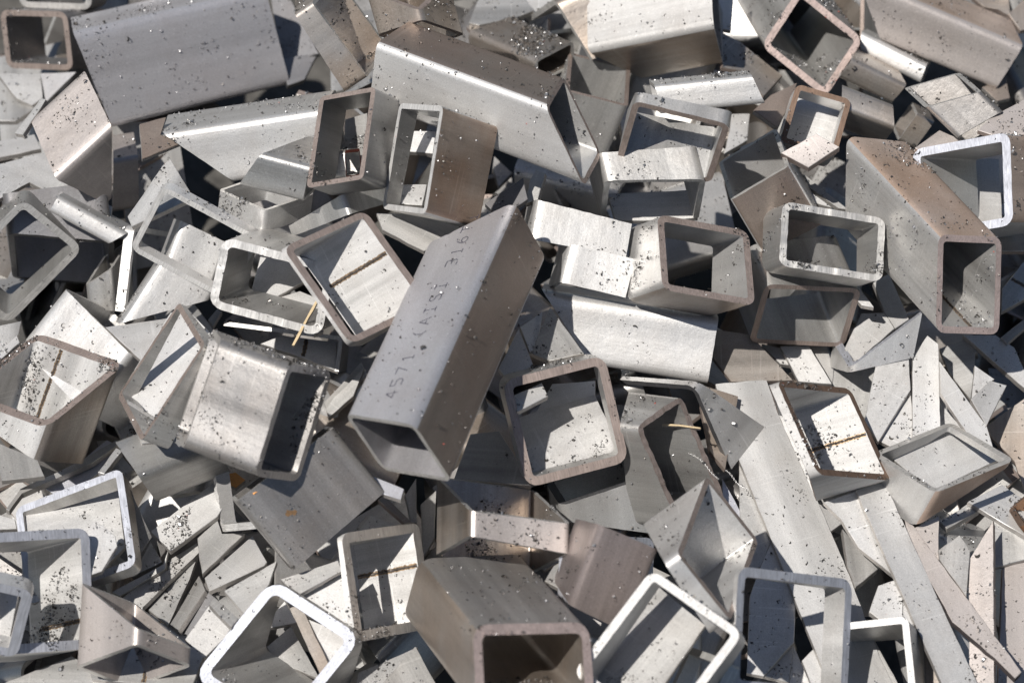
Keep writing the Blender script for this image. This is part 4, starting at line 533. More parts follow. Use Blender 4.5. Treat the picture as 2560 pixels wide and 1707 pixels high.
# ------------------------------------------------------------------ build every piece
ALL=[]
def kindname(row):
    k,lab=row[0],row[2]
    if k=='P':
        if 'straw' in lab or 'stalk' in lab: return 'straw_twig','straw'
        if 'orange' in lab: return 'orange_scrap','scrap'
        if 'strip' in lab or 'bar' in lab or 'sliver' in lab: return 'steel_strip_offcut','steel strip'
        return 'steel_plate_offcut','steel plate'
    if row[7]!='0123': return 'steel_angle_offcut','steel angle'
    if row[6][4]<.018: return 'tube_slice_ring','tube ring'
    return 'square_tube_offcut','tube offcut'
for row in DATA:
    name,cat=kindname(row); o=row[3]; c=o.get('c','g'); r=random.Random(row[1])
    if row[0]=='T':
        w,h,t,rad,L=row[6]; near,far,hand=row[8],row[9],row[10]
        V,F=tube_mesh(w,h,t,rad,row[7],near,far,L,hand,nl=1,rng=r,jit=.00012,burr=.0007 if o.get('burr') else .00013,sub=.0016 if o.get('burr') else .004)
        ob=bpy.data.objects.new(name,None); COL.objects.link(ob); ob.empty_display_size=.01
        ob.location=row[4]; ob.rotation_mode='QUATERNION'; ob.rotation_quaternion=Quaternion(row[5])
        wall=sub(V,F,(0,),'angle_wall' if 'angle' in name else ('ring_wall' if 'ring' in name else 'tube_wall'),[SKIN(c,'T')],ob)
        for mm in ((1,),(3,)): sub(V,F,mm,'cut_end',[RIM(o.get('rc','s'))],ob)
        if row[1]=='boxBX':
            V3=[];F3=[]
            for cu,cs,rr in ((.27,.335,.0022),(.31,.375,.0018),(.29,.355,.0014)):
                i0=len(V3); cxx=(cu-.5)*w; czz=cs*L
                V3.append((cxx,-h/2-.00012,hand*czz))
                for q in range(14):
                    a=q/14*6.283; k=rr*r.uniform(.7,1.2); V3.append((cxx+k*math.cos(a),-h/2-.0001,hand*(czz+k*math.sin(a))))
                F3+=[((i0,i0+1+q,i0+1+(q+1)%14),0) for q in range(14)]
            link('rust_stain',V3,F3,[M_RUST],ob,smooth=False)
        if 'wc' in o:
            side,cc=o['wc'].split(':'); side=int(side); wall.data.materials.append(SKIN(cc,'T'))
            for p in wall.data.polygons:
                if p.material_index==0:
                    c0=p.center; dd=[c0.y+h/2,w/2-c0.x,h/2-c0.y,c0.x+w/2]
                    if dd[side]<t*.35 and min(dd)==dd[side]: p.material_index=1
        if 'weld' in o:
            k,fr=o['weld'].split(','); k=int(k); fr=float(fr)
            C=[(-w/2,-h/2),(w/2,-h/2),(w/2,h/2),(-w/2,h/2)]; a,b=C[k],C[(k+1)%4]
            x=a[0]+(b[0]-a[0])*fr; y=a[1]+(b[1]-a[1])*fr
            inn=[(0,1),(-1,0),(0,-1),(1,0)][k]; x+=inn[0]*t; y+=inn[1]*t
            s0=near[0]*x+near[1]*y; s1=L+far[0]*x+far[1]*y; s1=s0+(s1-s0)*float(o.get('wl',1))
            ln=Vector((abs(inn[1]),abs(inn[0]),0))
            bead('weld_seam',ob,Vector((x,y,hand*(s0+.0005))),Vector((x,y,hand*s1)),Vector((inn[0],inn[1],0)),ln)
        if 'text' in o:
            # printed on wall 0 (outside face y=-h/2); reads along the tube
            N=Vector((0,-1,0)); X=Vector((0,0,hand)); Y=N.cross(X)
            TXT=(ob,w,h,L,near,hand,N,X,Y)
            O=Vector((w/2 if Y.x<0 else -w/2,-h/2,0))+Y*(w*.42)+X*(.004)
            full='.4571 (AISI 316TI'
            for a,b in ((0,5),(6,11),(12,17)):
                V2,F2=lettering(ob,' '*a+full[a:b],O,X,Y,N,(.0082,.0082),.0121,.00040)
                link('printed_lettering',V2,F2,[M_INK],ob,smooth=False)
    else:
        P=row[6]; t=row[7]
        # resample outline with slight roughness
        Q=[]
        n=len(P)
        for i in range(n):
            a,b=P[i],P[(i+1)%n]; m=max(1,int(math.dist(a,b)/.006))
            for q in range(m):
                f=q/m; jj=0 if q==0 else .00022*(2.2 if o.get('edge') else 1)
                Q.append((a[0]+(b[0]-a[0])*f+r.uniform(-jj,jj),a[1]+(b[1]-a[1])*f+r.uniform(-jj,jj)))
        n=len(Q); ch=.0004
        cx=sum(q[0] for q in Q)/n; cy=sum(q[1] for q in Q)/n
        def ins(q): 
            d=math.hypot(q[0]-cx,q[1]-cy) or 1; return (q[0]-(q[0]-cx)/d*ch,q[1]-(q[1]-cy)/d*ch)
        V=[(*ins(q),0) for q in Q]+[(q[0],q[1],-ch) for q in Q]+[(q[0],q[1],-t) for q in Q]
        F=[(tuple(range(n)),0),(tuple(range(3*n-1,2*n-1,-1)),0)]
        for i in range(n):
            j=(i+1)%n
            F.append(((i,j,n+j,n+i),0)); F.append(((n+i,n+j,2*n+j,2*n+i),1))
        if o.get('coil'):
            xs=[p[0] for p in P]; x0,x1=min(xs),max(xs); V=[];F=[]; m=int((x1-x0)/.00022); R0=.0007
            for i in range(m+1):
                a=i*.62; x=x0+(x1-x0)*i/m; rr=R0*(.6+.4*math.sin(3*i/m)); y0=.0015*math.sin(5*i/m)
                for q in (-.00025,.00025): V.append((x+q,y0+rr*math.cos(a),R0+rr*math.sin(a)))
            F=[((2*i,2*i+1,2*i+3,2*i+2),0) for i in range(m)]
            name,cat='curly_shaving','metal shaving'
        em=M_BURNT if o.get('edge') else RIM('b' if c in('b','p') else ('g' if c!='d' else 'd'))
        if o.get('coil'): ob=link(name,V,F,[SKIN(c,'P'),em],None,row[4],Quaternion(row[5]),smooth=False)
        else:
            ob=sub(V,F,(0,),name,[SKIN(c,'P')],None,smooth=False)
            ob.location=row[4]; ob.rotation_mode='QUATERNION'; ob.rotation_quaternion=Quaternion(row[5])
            sub(V,F,(1,),'cut_edge',[em],ob,smooth=False)
        if 'weld' in o or 'weldv' in o:
            fr=float(o.get('weld',o.get('weldv')))
            xs=[p[0] for p in P]; X0=min(xs)+(max(xs)-min(xs))*fr
            # span of polygon at x=X0
            yy=[]
            for i in range(len(P)):
                a,b=P[i],P[(i+1)%len(P)]
                if (a[0]-X0)*(b[0]-X0)<0: yy.append(a[1]+(b[1]-a[1])*(X0-a[0])/(b[0]-a[0]))
            if len(yy)>=2: bead('weld_seam',ob,Vector((X0,min(yy)+.001,0)),Vector((X0,max(yy)-.001,0)),Vector((0,0,1)),Vector((1,0,0)))
    ob['label']=row[2]; ob['category']=cat
    ob['swarf_density']=1.0
    ALL.append((ob,row))
GROUPS={'square_tube_offcut':'tube offcuts of the scrap heap','steel_plate_offcut':'plate offcuts of the scrap heap','steel_strip_offcut':'strip offcuts of the scrap heap','steel_angle_offcut':'angle offcuts of the scrap heap','tube_slice_ring':'thin tube slices of the scrap heap'}
for ob,row in ALL:
    g=GROUPS.get(ob.name.split('.')[0])
    if g: ob['group']=g
    del ob['swarf_density']

# ------------------------------------------------------------------ buried offcuts that close the heap underneath
br=random.Random(5)
protoV,protoF=tube_mesh(.06,.045,.003,.007,'0123',(.2,0),(0,.15),.09,1,sub=0)
bur=[]
BUR=[[[0.0983,0.2333,-0.0892],[0.925,-0.35,0.129,-0.069],0,0],[[-0.0275,0.3758,-0.074],[0.559,0.067,-0.048,-0.825],0.0463,0.0265],[[-0.3895,-0.191,-0.0888],[0.074,0.751,-0.436,0.49],0,0],[[-0.289,0.1358,-0.1152],[0.797,0.36,0.484,0.036],0.0363,0.0193],[[0.3859,0.334,-0.1078],[0.853,-0.211,-0.209,-0.429],0,0],[[0.3528,0.1787,-0.0613],[0.775,0.154,-0.121,-0.601],0.0344,0.0163],[[-0.1589,0.1104,-0.0999],[0.377,-0.324,-0.667,-0.555],0,0],[[-0.0154,-0.1137,-0.0808],[0.767,0.395,-0.022,-0.505],0.0593,0.0155],[[0.1998,0.299,-0.0993],[0.233,-0.962,-0.123,-0.066],0,0],[[-0.3626,-0.2189,-0.0618],[0.224,0.037,0.107,0.968],0.0403,0.0221],[[0.0198,0.245,-0.0957],[-0.494,-0.009,-0.865,0.084],0,0],[[0.0361,-0.1163,-0.0873],[0.112,0.229,0.574,0.778],0,0],[[-0.0355,-0.031,-0.0978],[0.208,0.113,-0.066,-0.969],0,0],[[-0.2955,0.217,-0.071],[0.359,0.008,-0.13,-0.924],0.0332,0.0237],[[-0.2806,0.3644,-0.1818],[-0.778,0.236,0.349,-0.466],0,0],[[-0.0372,0.0208,-0.0708],[0.722,-0.178,0.024,-0.668],0.0413,0.0348],[[0.3679,0.129,-0.08],[0.542,-0.386,0.622,-0.413],0,0],[[0.2939,-0.0782,-0.0686],[0.308,0.16,0.022,-0.938],0.0499,0.0302],[[-0.1093,0.1895,-0.0888],[-0.896,0.081,-0.159,-0.408],0,0],[[0.3564,0.1468,-0.0768],[0.935,0.352,0.026,-0.012],0.0439,0.0313],[[0.1179,0.2621,-0.0861],[0.661,-0.448,-0.57,0.194],0,0],[[0.2743,0.3185,-0.0725],[0.678,-0.167,0.504,-0.508],0.0455,0.0256],[[-0.2671,0.3243,-0.1078],[-0.681,0.098,-0.137,-0.713],0,0],[[-0.2625,0.2487,-0.0768],[0.374,-0.059,-0.101,-0.92],0.0491,0.0294],[[-0.3779,-0.2034,-0.1278],[-0.804,-0.274,-0.378,-0.367],0,0],[[0.0909,-0.286,-0.0782],[0.49,-0.276,0.438,0.701],0,0],[[-0.0647,0.2741,-0.0743],[0.769,-0.11,-0.087,0.623],0.0479,0.0263],[[0.3658,0.395,-0.0757],[-0.579,0.785,0.22,0.001],0,0],[[0.0526,0.1198,-0.0944],[0.521,-0.226,-0.239,-0.787],0.0368,0.0208],[[0.378,-0.0638,-0.0616],[0.483,0.744,-0.448,-0.112],0,0],[[-0.003,-0.0359,-0.0872],[0.729,0.614,0.253,-0.167],0.0386,0.0245],[[-0.3025,0.1319,-0.0923],[-0.266,0.959,0.043,-0.082],0,0],[[0.0261,-0.1464,-0.0626],[0.968,0.043,-0.214,-0.125],0.0597,0.0209],[[0.0864,0.0102,-0.0742],[0.269,-0.611,-0.467,0.58],0,0],[[-0.1594,0.0561,-0.0866],[0.388,0.133,-0.041,0.911],0.0439,0.0222],[[0.196,0.1008,-0.0985],[-0.007,0.466,0.766,-0.443],0,0],[[-0.0916,-0.0251,-0.1077],[-0.847,0.172,0.491,0.11],0,0],[[0.269,0.1818,-0.0827],[0.282,-0.027,-0.033,0.958],0.0573,0.0179],[[-0.0173,0.0683,-0.0801],[-0.146,0.263,-0.818,-0.49],0,0],[[-0.3453,-0.1806,-0.0672],[0.299,0.034,-0.128,0.945],0.0594,0.035],[[0.161,-0.306,-0.089],[0.122,0.132,0.673,0.718],0,0],[[-0.2923,-0.1319,-0.0633],[0.408,-0.057,0.099,0.906],0.0424,0.0182],[[0.1939,0.3252,-0.0946],[0.467,-0.111,0.051,-0.876],0.0582,0.0225],[[-0.3554,0.2001,-0.1171],[-0.392,-0.462,-0.501,0.618],0,0],[[0.0967,-0.1547,-0.0779],[0.287,-0.058,-0.004,0.956],0.0455,0.0177],[[-0.2125,-0.0705,-0.0705],[0.415,0.872,-0.145,-0.213],0,0],[[-0.3764,0.2055,-0.0979],[-0.306,0.552,0.767,-0.114],0,0],[[-0.3071,0.4083,-0.087],[0.703,-0.136,0.05,-0.697],0.0487,0.0221],[[-0.212,-0.098,-0.0784],[-0.269,0.377,0.58,0.67],0,0],[[0.1183,0.2675,-0.0827],[0.412,0.089,-0.12,-0.899],0.0522,0.0229],[[-0.2763,-0.2293,-0.0944],[-0.706,0.617,0.201,0.284],0,0],[[-0.1781,-0.234,-0.0885],[0.218,0.007,0.075,0.973],0.0411,0.0338],[[0.1502,0.1656,-0.0811],[0.577,0.598,-0.213,-0.514],0,0],[[0.1396,0.2089,-0.0935],[0.901,-0.196,0.018,0.386],0.0369,0.0166],[[-0.0791,0.3994,-0.0854],[-0.216,0.527,-0.17,0.805],0,0],[[0.1743,-0.2326,-0.0904],[0.561,-0.188,-0.353,-0.725],0.0593,0.0151],[[-0.3513,0.2881,-0.1411],[-0.435,0.625,0.181,0.623],0,0],[[-0.3136,0.0923,-0.1054],[0.338,-0.767,-0.545,0.02],0,0],[[0.0317,0.0195,-0.0771],[0.45,0.025,-0.135,0.882],0.0518,0.0333],[[-0.1539,-0.0017,-0.0784],[0.123,0.747,-0.247,0.605],0,0],[[0.2179,0.2792,-0.0875],[0.992,0.084,0.09,0.027],0.0429,0.0265],[[-0.3212,-0.0319,-0.0874],[0.363,0.103,0.002,-0.926],0.0569,0.0281],[[0.2078,0.0883,-0.0823],[0.273,-0.613,0.712,-0.208],0,0],[[0.1609,-0.1512,-0.0675],[0.664,-0.078,0.071,0.74],0.0379,0.0285],[[-0.1143,0.3106,-0.062],[0.724,0.036,-0.12,-0.679],0.0429,0.0222],[[-0.263,0.1934,-0.0822],[0.583,0.288,-0.117,0.75],0.0574,0.0242],[[-0.0527,-0.0157,-0.0693],[0.311,0.597,-0.253,0.695],0,0],[[-0.3171,0.2757,-0.0841],[0.456,-0.035,0.358,0.814],0.031,0.0265],[[-0.0144,0.3278,-0.0843],[0.114,0.519,0.256,0.808],0,0],[[-0.1144,0.2258,-0.0903],[0.254,-0.034,0.046,0.966],0.0555,0.0274],[[-0.0793,-0.2438,-0.0733],[-0.512,-0.671,0.042,0.535],0,0],[[0.1742,0.3421,-0.092],[0.507,0.061,0.039,-0.859],0.0505,0.0323],[[0.0985,0.2741,-0.099],[0.88,0.056,-0.403,-0.244],0,0],[[-0.0887,-0.1125,-0.0989],[0.307,-0.034,0.084,-0.947],0.042,0.0346],[[0.2524,0.3608,-0.0725],[0.18,-0.461,-0.84,0.221],0,0],[[0.0748,0.17,-0.0791],[0.769,-0.209,-0.02,0.604],0.0326,0.0221],[[0.0643,0.2325,-0.0714],[-0.288,0.771,-0.087,0.561],0,0],[[-0.3424,0.2405,-0.0915],[0.532,0.328,-0.091,-0.775],0.0522,0.0272],[[-0.233,0.043,-0.0642],[-0.523,0.055,0.802,-0.285],0,0],[[-0.3976,-0.0557,-0.0929],[0.272,-0.022,-0.1,-0.957],0.0573,0.0273],[[-0.2298,-0.1216,-0.0893],[0.544,-0.25,-0.242,0.764],0.053,0.0195],[[-0.3498,0.1065,-0.1027],[0.553,0.524,-0.501,-0.41],0,0],[[0.023,0.3457,-0.0879],[0.349,0.055,-0.027,0.935],0.059,0.0187],[[0.1171,0.1784,-0.0708],[0.363,0.116,0.047,0.923],0.0396,0.032],[[0.1161,0.3628,-0.0908],[-0.739,-0.215,-0.619,-0.156],0,0],[[-0.2452,-0.2378,-0.0963],[0.403,0.008,0.097,0.91],0.0331,0.0302],[[0.189,0.2768,-0.0679],[-0.196,-0.828,0.506,-0.14],0,0],[[-0.333,-0.0085,-0.1311],[0.642,-0.289,0.289,-0.649],0,0],[[0.147,0.0265,-0.0615],[0.95,-0.158,0.104,-0.249],0.0528,0.0294],[[-0.1633,-0.2689,-0.0808],[-0.522,0.68,0.448,-0.252],0,0],[[-0.1675,0.029,-0.0721],[0.839,0.08,-0.32,-0.433],0.0554,0.0254],[[-0.3597,-0.0318,-0.0905],[0.91,-0.206,-0.354,-0.062],0,0],[[-0.0937,0.0431,-0.0979],[0.404,0.064,0.321,-0.854],0.0326,0.0206],[[0.3638,0.1759,-0.0797],[0.365,0.864,0.299,0.174],0,0],[[0.0748,0.3438,-0.0742],[0.888,-0.28,-0.047,-0.363],0.0307,0.0304],[[-0.0694,0.3219,-0.067],[0.433,-0.255,0.865,-0.005],0,0],[[-0.0241,-0.1365,-0.0733],[-0.036,0.607,0.594,-0.527],0,0],[[-0.0951,0.3476,-0.0755],[0.939,0.029,0.018,0.342],0.0548,0.0342],[[0.0791,-0.2537,-0.0905],[0.846,-0.464,0.257,0.051],0,0],[[-0.0568,-0.1504,-0.0721],[0.557,-0.202,0.207,0.778],0.0592,0.029],[[-0.3279,-0.2654,-0.0857],[0.52,-0.357,0.357,-0.689],0,0],[[0.3727,-0.1721,-0.0773],[0.371,0.021,-0.011,0.928],0.0519,0.0177],[[-0.0151,0.1905,-0.0997],[0.08,-0.599,-0.796,-0.021],0,0],[[0.1239,0.3613,-0.0852],[0.062,-0.562,-0.107,0.818],0,0],[[0.3904,-0.1246,-0.0933],[0.912,-0.257,0.1,-0.304],0.0435,0.0297],[[0.023,-0.0568,-0.063],[-0.28,0.875,0.19,-0.347],0,0],[[-0.1192,0.0255,-0.0774],[0.757,0.066,0.241,0.604],0.0403,0.0179],[[0.374,-0.1546,-0.089],[0.095,0.208,-0.97,-0.086],0,0],[[0.1006,-0.0569,-0.0748],[0.516,0.29,0.003,0.806],0.0563,0.0238],[[-0.3654,0.3096,-0.1185],[0.761,0.045,-0.047,-0.645],0.0516,0.0272],[[0.0896,-0.1872,-0.062],[-0.547,0.576,0.483,-0.367],0,0],[[-0.3465,-0.001,-0.074],[0.44,-0.053,0.164,-0.881],0.0321,0.0279],[[0.0126,0.3435,-0.0814],[0.91,0.107,0.158,-0.369],0.0362,0.0168],[[-0.007,0.176,-0.0821],[0.438,0.064,-0.26,-0.858],0.0344,0.0204],[[-0.005,0.0582,-0.064],[-0.605,-0.219,-0.67,0.37],0,0],[[0.2687,-0.131,-0.0957],[0.628,-0.01,0.177,0.758],0.0489,0.0278],[[-0.0733,-0.1031,-0.0962],[0.568,0.244,-0.665,0.419],0,0],[[-0.3498,-0.1249,-0.0928],[0.454,0.226,-0.084,0.858],0.0331,0.0233],[[0.3568,0.0036,-0.0959],[0.713,-0.036,0.012,-0.7],0.0461,0.0167],[[0.3898,0.0633,-0.0825],[-0.107,0.76,0.632,-0.108],0,0],[[-0.2326,0.0414,-0.0633],[0.528,-0.166,0.152,0.819],0.0543,0.0256],[[0.0001,-0.1384,-0.0702],[0.404,-0.078,-0.005,0.911],0.0528,0.0271],[[-0.2926,-0.2019,-0.0722],[-0.086,-0.651,0.754,-0.012],0,0],[[-0.1985,-0.0621,-0.1265],[0.932,-0.066,-0.353,0.057],0,0],[[0.0734,0.1385,-0.0805],[0.294,-0.08,0.139,-0.942],0.0385,0.0217],[[0.3016,-0.2508,-0.0912],[-0.759,0.451,0.326,0.339],0,0],[[0.2056,0.2081,-0.1],[0.487,0.119,-0.044,0.864],0.0426,0.0318],[[0.1406,-0.0851,-0.0848],[-0.493,-0.662,-0.021,-0.564],0,0],[[-0.2726,0.0257,-0.1],[0.286,-0.101,0.037,-0.952],0.0551,0.0159],[[0.0282,0.0133,-0.0952],[0.283,0.922,0.158,-0.21],0,0],[[0.2633,0.1478,-0.0846],[0.977,-0.13,-0.167,-0.041],0.0497,0.0266],[[0.1947,0.033,-0.0826],[0.075,-0.3,0.81,-0.498],0,0],[[0.2061,-0.0133,-0.0726],[0.824,0.239,0.178,0.483],0.0552,0.0179],[[-0.0187,0.047,-0.099],[0.341,0.049,-0.168,-0.924],0.0484,0.0293],[[0.2808,0.1215,-0.0992],[-0.403,0.684,-0.607,0.034],0,0],[[-0.16,0.2085,-0.0845],[0.428,0.735,0.414,-0.323],0,0],[[-0.2264,-0.046,-0.082],[0.291,-0.017,0.011,-0.956],0.0508,0.0322],[[0.1463,0.2349,-0.0652],[0.21,0.69,-0.396,-0.569],0,0],[[0.1266,0.3285,-0.0715],[0.881,0.195,-0.161,0.399],0.0398,0.02],[[0.1455,0.2551,-0.1137],[-0.952,-0.203,-0.151,0.17],0,0],[[0.0845,-0.0773,-0.0942],[0.625,-0.005,0.021,0.781],0.0331,0.0151],[[0.04,0.387,-0.0666],[0.342,-0.423,0.815,0.202],0,0],[[0.335,0.1143,-0.0785],[0.236,0.433,-0.81,0.319],0,0],[[-0.2163,-0.1302,-0.0673],[0.829,0.279,0.133,0.466],0.0478,0.0169],[[0.1842,-0.0423,-0.0872],[0.623,0.463,-0.585,-0.236],0,0],[[-0.3012,0.0447,-0.0967],[0.275,0.116,-0.116,-0.947],0.0491,0.0158],[[0.0105,0.0062,-0.0823],[0.525,0.734,-0.408,0.134],0,0],[[0.1395,-0.17,-0.0884],[0.547,0.117,0.075,0.825],0.0329,0.0219],[[0.2898,-0.1041,-0.0726],[0.604,0.02,-0.351,0.715],0.0317,0.0196],[[-0.1715,-0.1538,-0.0671],[-0.431,-0.007,-0.902,-0.039],0,0],[[0.0558,-0.0079,-0.0737],[0.707,-0.162,-0.143,-0.673],0.0432,0.0326],[[-0.1552,-0.0283,-0.1427],[0.142,-0.313,-0.2,-0.918],0,0],[[-0.1724,0.1521,-0.0986],[-0.347,0.097,-0.461,0.811],0,0],[[0.008,0.3057,-0.0663],[0.654,-0.278,-0.259,0.654],0.0396,0.0275],[[-0.311,0.3549,-0.12],[0.369,0.182,-0.847,0.335],0,0],[[0.2855,0.4177,-0.0948],[0.296,-0.032,-0.002,-0.955],0.0437,0.0206],[[-0.2613,-0.0215,-0.0875],[-0.475,0.336,-0.595,-0.554],0,0],[[0.0908,-0.0055,-0.0885],[0.714,0.386,0.087,-0.578],0.045,0.0266],[[0.0029,0.3427,-0.0689],[-0.526,-0.264,0.714,-0.38],0,0],[[0.3912,0.2547,-0.0912],[-0.352,0.1,0.67,0.645],0,0],[[0.3874,-0.1168,-0.0901],[0.291,0.039,0.017,0.956],0.0576,0.0317],[[0.2261,-0.1513,-0.1072],[-0.059,-0.057,0.45,0.889],0,0],[[0.3294,0.0746,-0.0847],[-0.649,-0.321,0.672,0.157],0,0],[[0.0739,-0.1087,-0.0843],[-0.17,-0.321,0.714,0.598],0,0],[[-0.2173,-0.1706,-0.1153],[-0.662,-0.388,-0.078,-0.637],0,0],[[-0.3367,-0.2144,-0.0814],[0.341,-0.897,-0.262,-0.101],0,0],[[-0.0199,0.0472,-0.0664],[0.379,-0.105,-0.047,0.918],0.0482,0.0281],[[-0.1502,-0.1252,-0.1056],[-0.642,-0.473,0.402,0.449],0,0],[[0.0482,-0.2081,-0.0959],[0.513,0.028,-0.014,-0.858],0.0309,0.0204],[[-0.2709,-0.0276,-0.0925],[0.007,0.782,0.426,-0.454],0,0],[[-0.0119,-0.2434,-0.0733],[-0.101,-0.544,-0.81,-0.194],0,0],[[0.3651,0.118,-0.0982],[0.544,-0.24,-0.008,-0.804],0.041,0.0273],[[0.0913,0.1626,-0.063],[0.642,-0.199,-0.734,-0.099],0,0],[[0.0913,0.1239,-0.0976],[0.568,-0.118,0.003,-0.814],0.0448,0.0255],[[0.1778,0.2369,-0.0813],[0.307,-0.123,-0.863,-0.383],0,0],[[-0.141,0.1969,-0.0617],[0.547,0.245,0.144,-0.788],0.0537,0.0322],[[-0.2827,0.0195,-0.0754],[-0.365,-0.286,-0.859,0.22],0,0],[[-0.3483,-0.0275,-0.0635],[0.602,-0.321,0.286,-0.673],0.04,0.0304],[[0.0254,0.1606,-0.0745],[0.533,-0.603,0.583,-0.109],0,0],[[-0.0052,0.1696,-0.1015],[0.627,0.453,0.144,-0.617],0.0313,0.0188],[[0.343,-0.1378,-0.0964],[0.736,0.194,-0.474,-0.443],0,0],[[0.3171,0.0119,-0.0869],[0.46,-0.155,-0.007,0.874],0.03,0.0174],[[-0.281,-0.0641,-0.1414],[0.698,-0.266,0.001,0.665],0,0],[[0.1032,0.0134,-0.0953],[0.417,-0.098,-0.015,0.904],0.0332,0.0238],[[0.2128,0.0679,-0.0714],[0.399,-0.287,0.639,0.592],0,0],[[0.0434,-0.1224,-0.0967],[0.509,-0.166,0.082,-0.841],0.0584,0.0245]]
for i,(bl,bq,a,b) in enumerate(BUR):
    q=Quaternion(bq)
    if a>0:
        V=[(s*a*br.uniform(.8,1),u*b,v*.0015) for v in(1,-1) for s,u in((-1,-1),(1,-1),(1,1),(-1,1))]
        F=[((0,1,2,3),0),((7,6,5,4),0)]+[((k,(k+1)%4,4+(k+1)%4,4+k),1) for k in range(4)]
        ob=link('steel_plate_offcut',V,F,[SKIN('gm'[i//2%2],'P'),RIM('b')],None,bl,q,smooth=False)  # darker steels chosen to deepen the shade in the gaps
        ob['label']='dim plate offcut buried deep in the gaps of the heap'; ob['category']='steel plate'; ob['group']='plate offcuts buried deep in the gaps'
    else:
        ob=link('square_tube_offcut',protoV,protoF,[SKIN('gbwm'[i//2%4],'T'),RIM('s')],None,bl,q,fix=1)
        ob['label']='dim tube offcut buried deep in the gaps of the heap'; ob['category']='tube offcut'; ob['group']='tube offcuts buried deep in the gaps'
    bur.append(ob)

# ground under the heap
gm=bpy.data.meshes.new('ground'); N=40; S=3.0
V=[(-S+2*S*i/N,-S+2*S*j/N,-.26+.006*noise.noise(Vector((i*.7,j*.7,0)))) for j in range(N+1) for i in range(N+1)]
F=[(j*(N+1)+i,j*(N+1)+i+1,(j+1)*(N+1)+i+1,(j+1)*(N+1)+i) for j in range(N) for i in range(N)]
gm.from_pydata(V,[],F); gm.materials.append(plain('dark_ground',(.06,.057,.052),.9,0,.4,60))
go=bpy.data.objects.new('ground',gm); COL.objects.link(go); go['kind']='structure'; go['label']='dark dusty ground under the heap of offcuts'

# ------------------------------------------------------------------ metal shavings
bpy.context.view_layer.update()
VV=[];FF=[];own=[]
for ob,row in ALL+[(b,None) for b in bur]:
    for oo in [ob]+list(ob.children):
        if oo.type!='MESH' or oo.name.split('.')[0] in('weld_seam','printed_lettering','rust_stain'): continue
        o0=len(VV); M=oo.matrix_world
        VV+=[M@v.co for v in oo.data.vertices]
        for p in oo.data.polygons:
            FF.append([o0+k for k in p.vertices]); own.append(row)
tree=BVHTree.FromPolygons(VV,FF)
HEAVY={'swarfL':16,'plateA':2,'bigC':3,'frameAC':5,'inE':8,'barHH':9,'inNN':26,'dirty51':7,'frameAG':2.5,'inBG':8,'plBK':9,'plBN':6,'inEE':12,'brownAQ':4,
 'dk64b':14,'AISI':.45,'under64':4,'rightAX':4,'diaO':2,'tubeK':4,'chanAI':3,'z8':12,'l30c':4,'inMM':3,'plateZ':2.5,'tubeM':1.6,'bigTL':1,'plBQ':3,'tubeF':2,'boxBL':3,'eight':4,'plate28':4,'weld28':2,'tubeGG':3,'z6':5}
sr=random.Random(3)
SV=[];SF=[]
def chip(p,n,r,size):
    # a curled ribbon shaving lying on the surface
    t=Vector((r.gauss(0,1),r.gauss(0,1),r.gauss(0,1))); t=(t-n*t.dot(n)); 
    if t.length<1e-4: return
    t.normalize(); s=n.cross(t); s=(s+n*r.uniform(-.8,.8)).normalized()
    R=size*r.uniform(.35,1.0); a0=0; a1=r.uniform(1.2,4.6); k=3 if size<.0011 else 5
    wd=size*r.uniform(.14,.34); up=n*(wd*.6+R*r.uniform(0,.15)); m=len(SV)//1
    tw=r.uniform(-1,1)*size*.4; ax=(n*r.uniform(-.4,1)+s*.3).normalized(); ax2=t.cross(ax).normalized()
    base=len(SV); mi=0 if r.random()<.4 else (1 if (r.random()<.99 or size>.0011) else 2)
    for i in range(k+1):
        a=a1*i/k; c=p+up+(t*math.cos(a)+ax2*math.sin(a))*R*.6+ax*(tw*i/k)
        if (c-p).dot(n)<.00008: c=c+n*(.00008-(c-p).dot(n))
        SV.append(tuple(c-ax*wd)); SV.append(tuple(c+ax*wd))
    for i in range(k): SF.append(((base+2*i,base+2*i+1,base+2*i+3,base+2*i+2),mi))
dens=0
TRY=560000
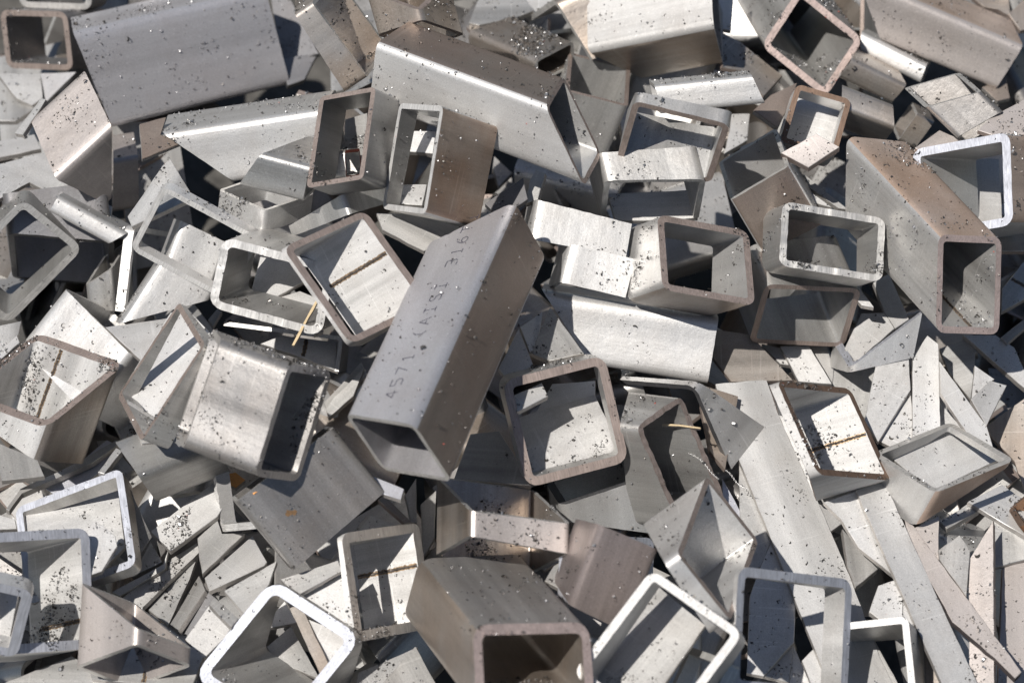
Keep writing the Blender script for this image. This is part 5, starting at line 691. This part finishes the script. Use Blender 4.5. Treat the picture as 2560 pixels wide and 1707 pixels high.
for i in range(TRY):
    x=sr.uniform(-.40,.40); y=sr.uniform(-.33,.42)
    loc,n,idx,dist=tree.ray_cast(Vector((x,y,.5)),Vector((0,0,-1)))
    if loc is None: continue
    if n.z<0: n=-n
    if n.z<.25: continue
    row=own[idx]; wgt=1.0
    if row is None: wgt=1.5
    else: wgt=HEAVY.get(row[1],1.0)
    cl=noise.noise(Vector((x*28,y*28,3)))*.5+.5+noise.noise(Vector((x*90,y*90,9)))*.35
    cl=max(0,min(1,(cl-.42)*2.3))**2
    pr=(.013+.26*cl)*(wgt if wgt<2 else (.8+wgt*(.25+1.3*cl)*1.1))
    if sr.random()<pr:
        sz=sr.choice((.0006,.0008,.001,.0012,.0014,.0018)) if sr.random()>.05 else sr.uniform(.002,.0034)
        chip(loc,n,sr,sz)
M_S1=plain('bright_shaving',(.34,.34,.345),.4,.85,.2,900); M_S2=plain('dark_shaving',(.09,.085,.08),.4,.7,.4,900); M_S3=plain('red_paint_flake',(.45,.06,.03),.6,0,.3,900)
sh=link('metal_shavings',SV,SF,[M_S1,M_S2,M_S3],smooth=False)
sh['kind']='stuff'; sh['label']='tiny curled metal shavings strewn over the heap of offcuts'
print('chips',len(SF))

# ------------------------------------------------------------------ camera and light
P=math.radians(55); D=2.4
cam=bpy.data.cameras.new('camera'); co=bpy.data.objects.new('camera',cam); COL.objects.link(co)
co.location=(0,-math.cos(P)*D,math.sin(P)*D); co.rotation_euler=(math.radians(90)-P,0,0)
cam.sensor_width=36; cam.lens=36*D/.70; cam.clip_start=.1; cam.clip_end=50
cam.dof.use_dof=True; cam.dof.focus_distance=D-.03; cam.dof.aperture_fstop=7.0
scene.camera=co
S=Vector((-.36,.32,.88)).normalized()      # direction to the sun in camera axes
cx=Vector((1,0,0)); cy=Vector((0,math.sin(P),math.cos(P))); cz=Vector((0,-math.cos(P),math.sin(P)))
SW=(cx*S.x+cy*S.y+cz*S.z).normalized()
sun=bpy.data.lights.new('sun','SUN'); sun.energy=5.0; sun.angle=math.radians(.53); sun.color=(1,.95,.885)
so=bpy.data.objects.new('sun',sun); COL.objects.link(so); so.rotation_mode='QUATERNION'; so.rotation_quaternion=SW.to_track_quat('Z','Y')
w=bpy.data.worlds.new('World'); scene.world=w; w.use_nodes=True; nt=w.node_tree
sky=nt.nodes.new('ShaderNodeTexSky'); sky.sky_type='NISHITA'; sky.sun_disc=False
sky.sun_elevation=math.asin(SW.z); sky.sun_rotation=math.atan2(SW.x,SW.y)
nt.links.new(sky.outputs[0],nt.nodes['Background'].inputs[0]); nt.nodes['Background'].inputs[1].default_value=.05
vs=scene.view_settings; scene.display_settings.display_device='sRGB'
vs.view_transform='Standard'; vs.look='None'; vs.exposure=0.34; vs.gamma=1; vs.use_curve_mapping=False
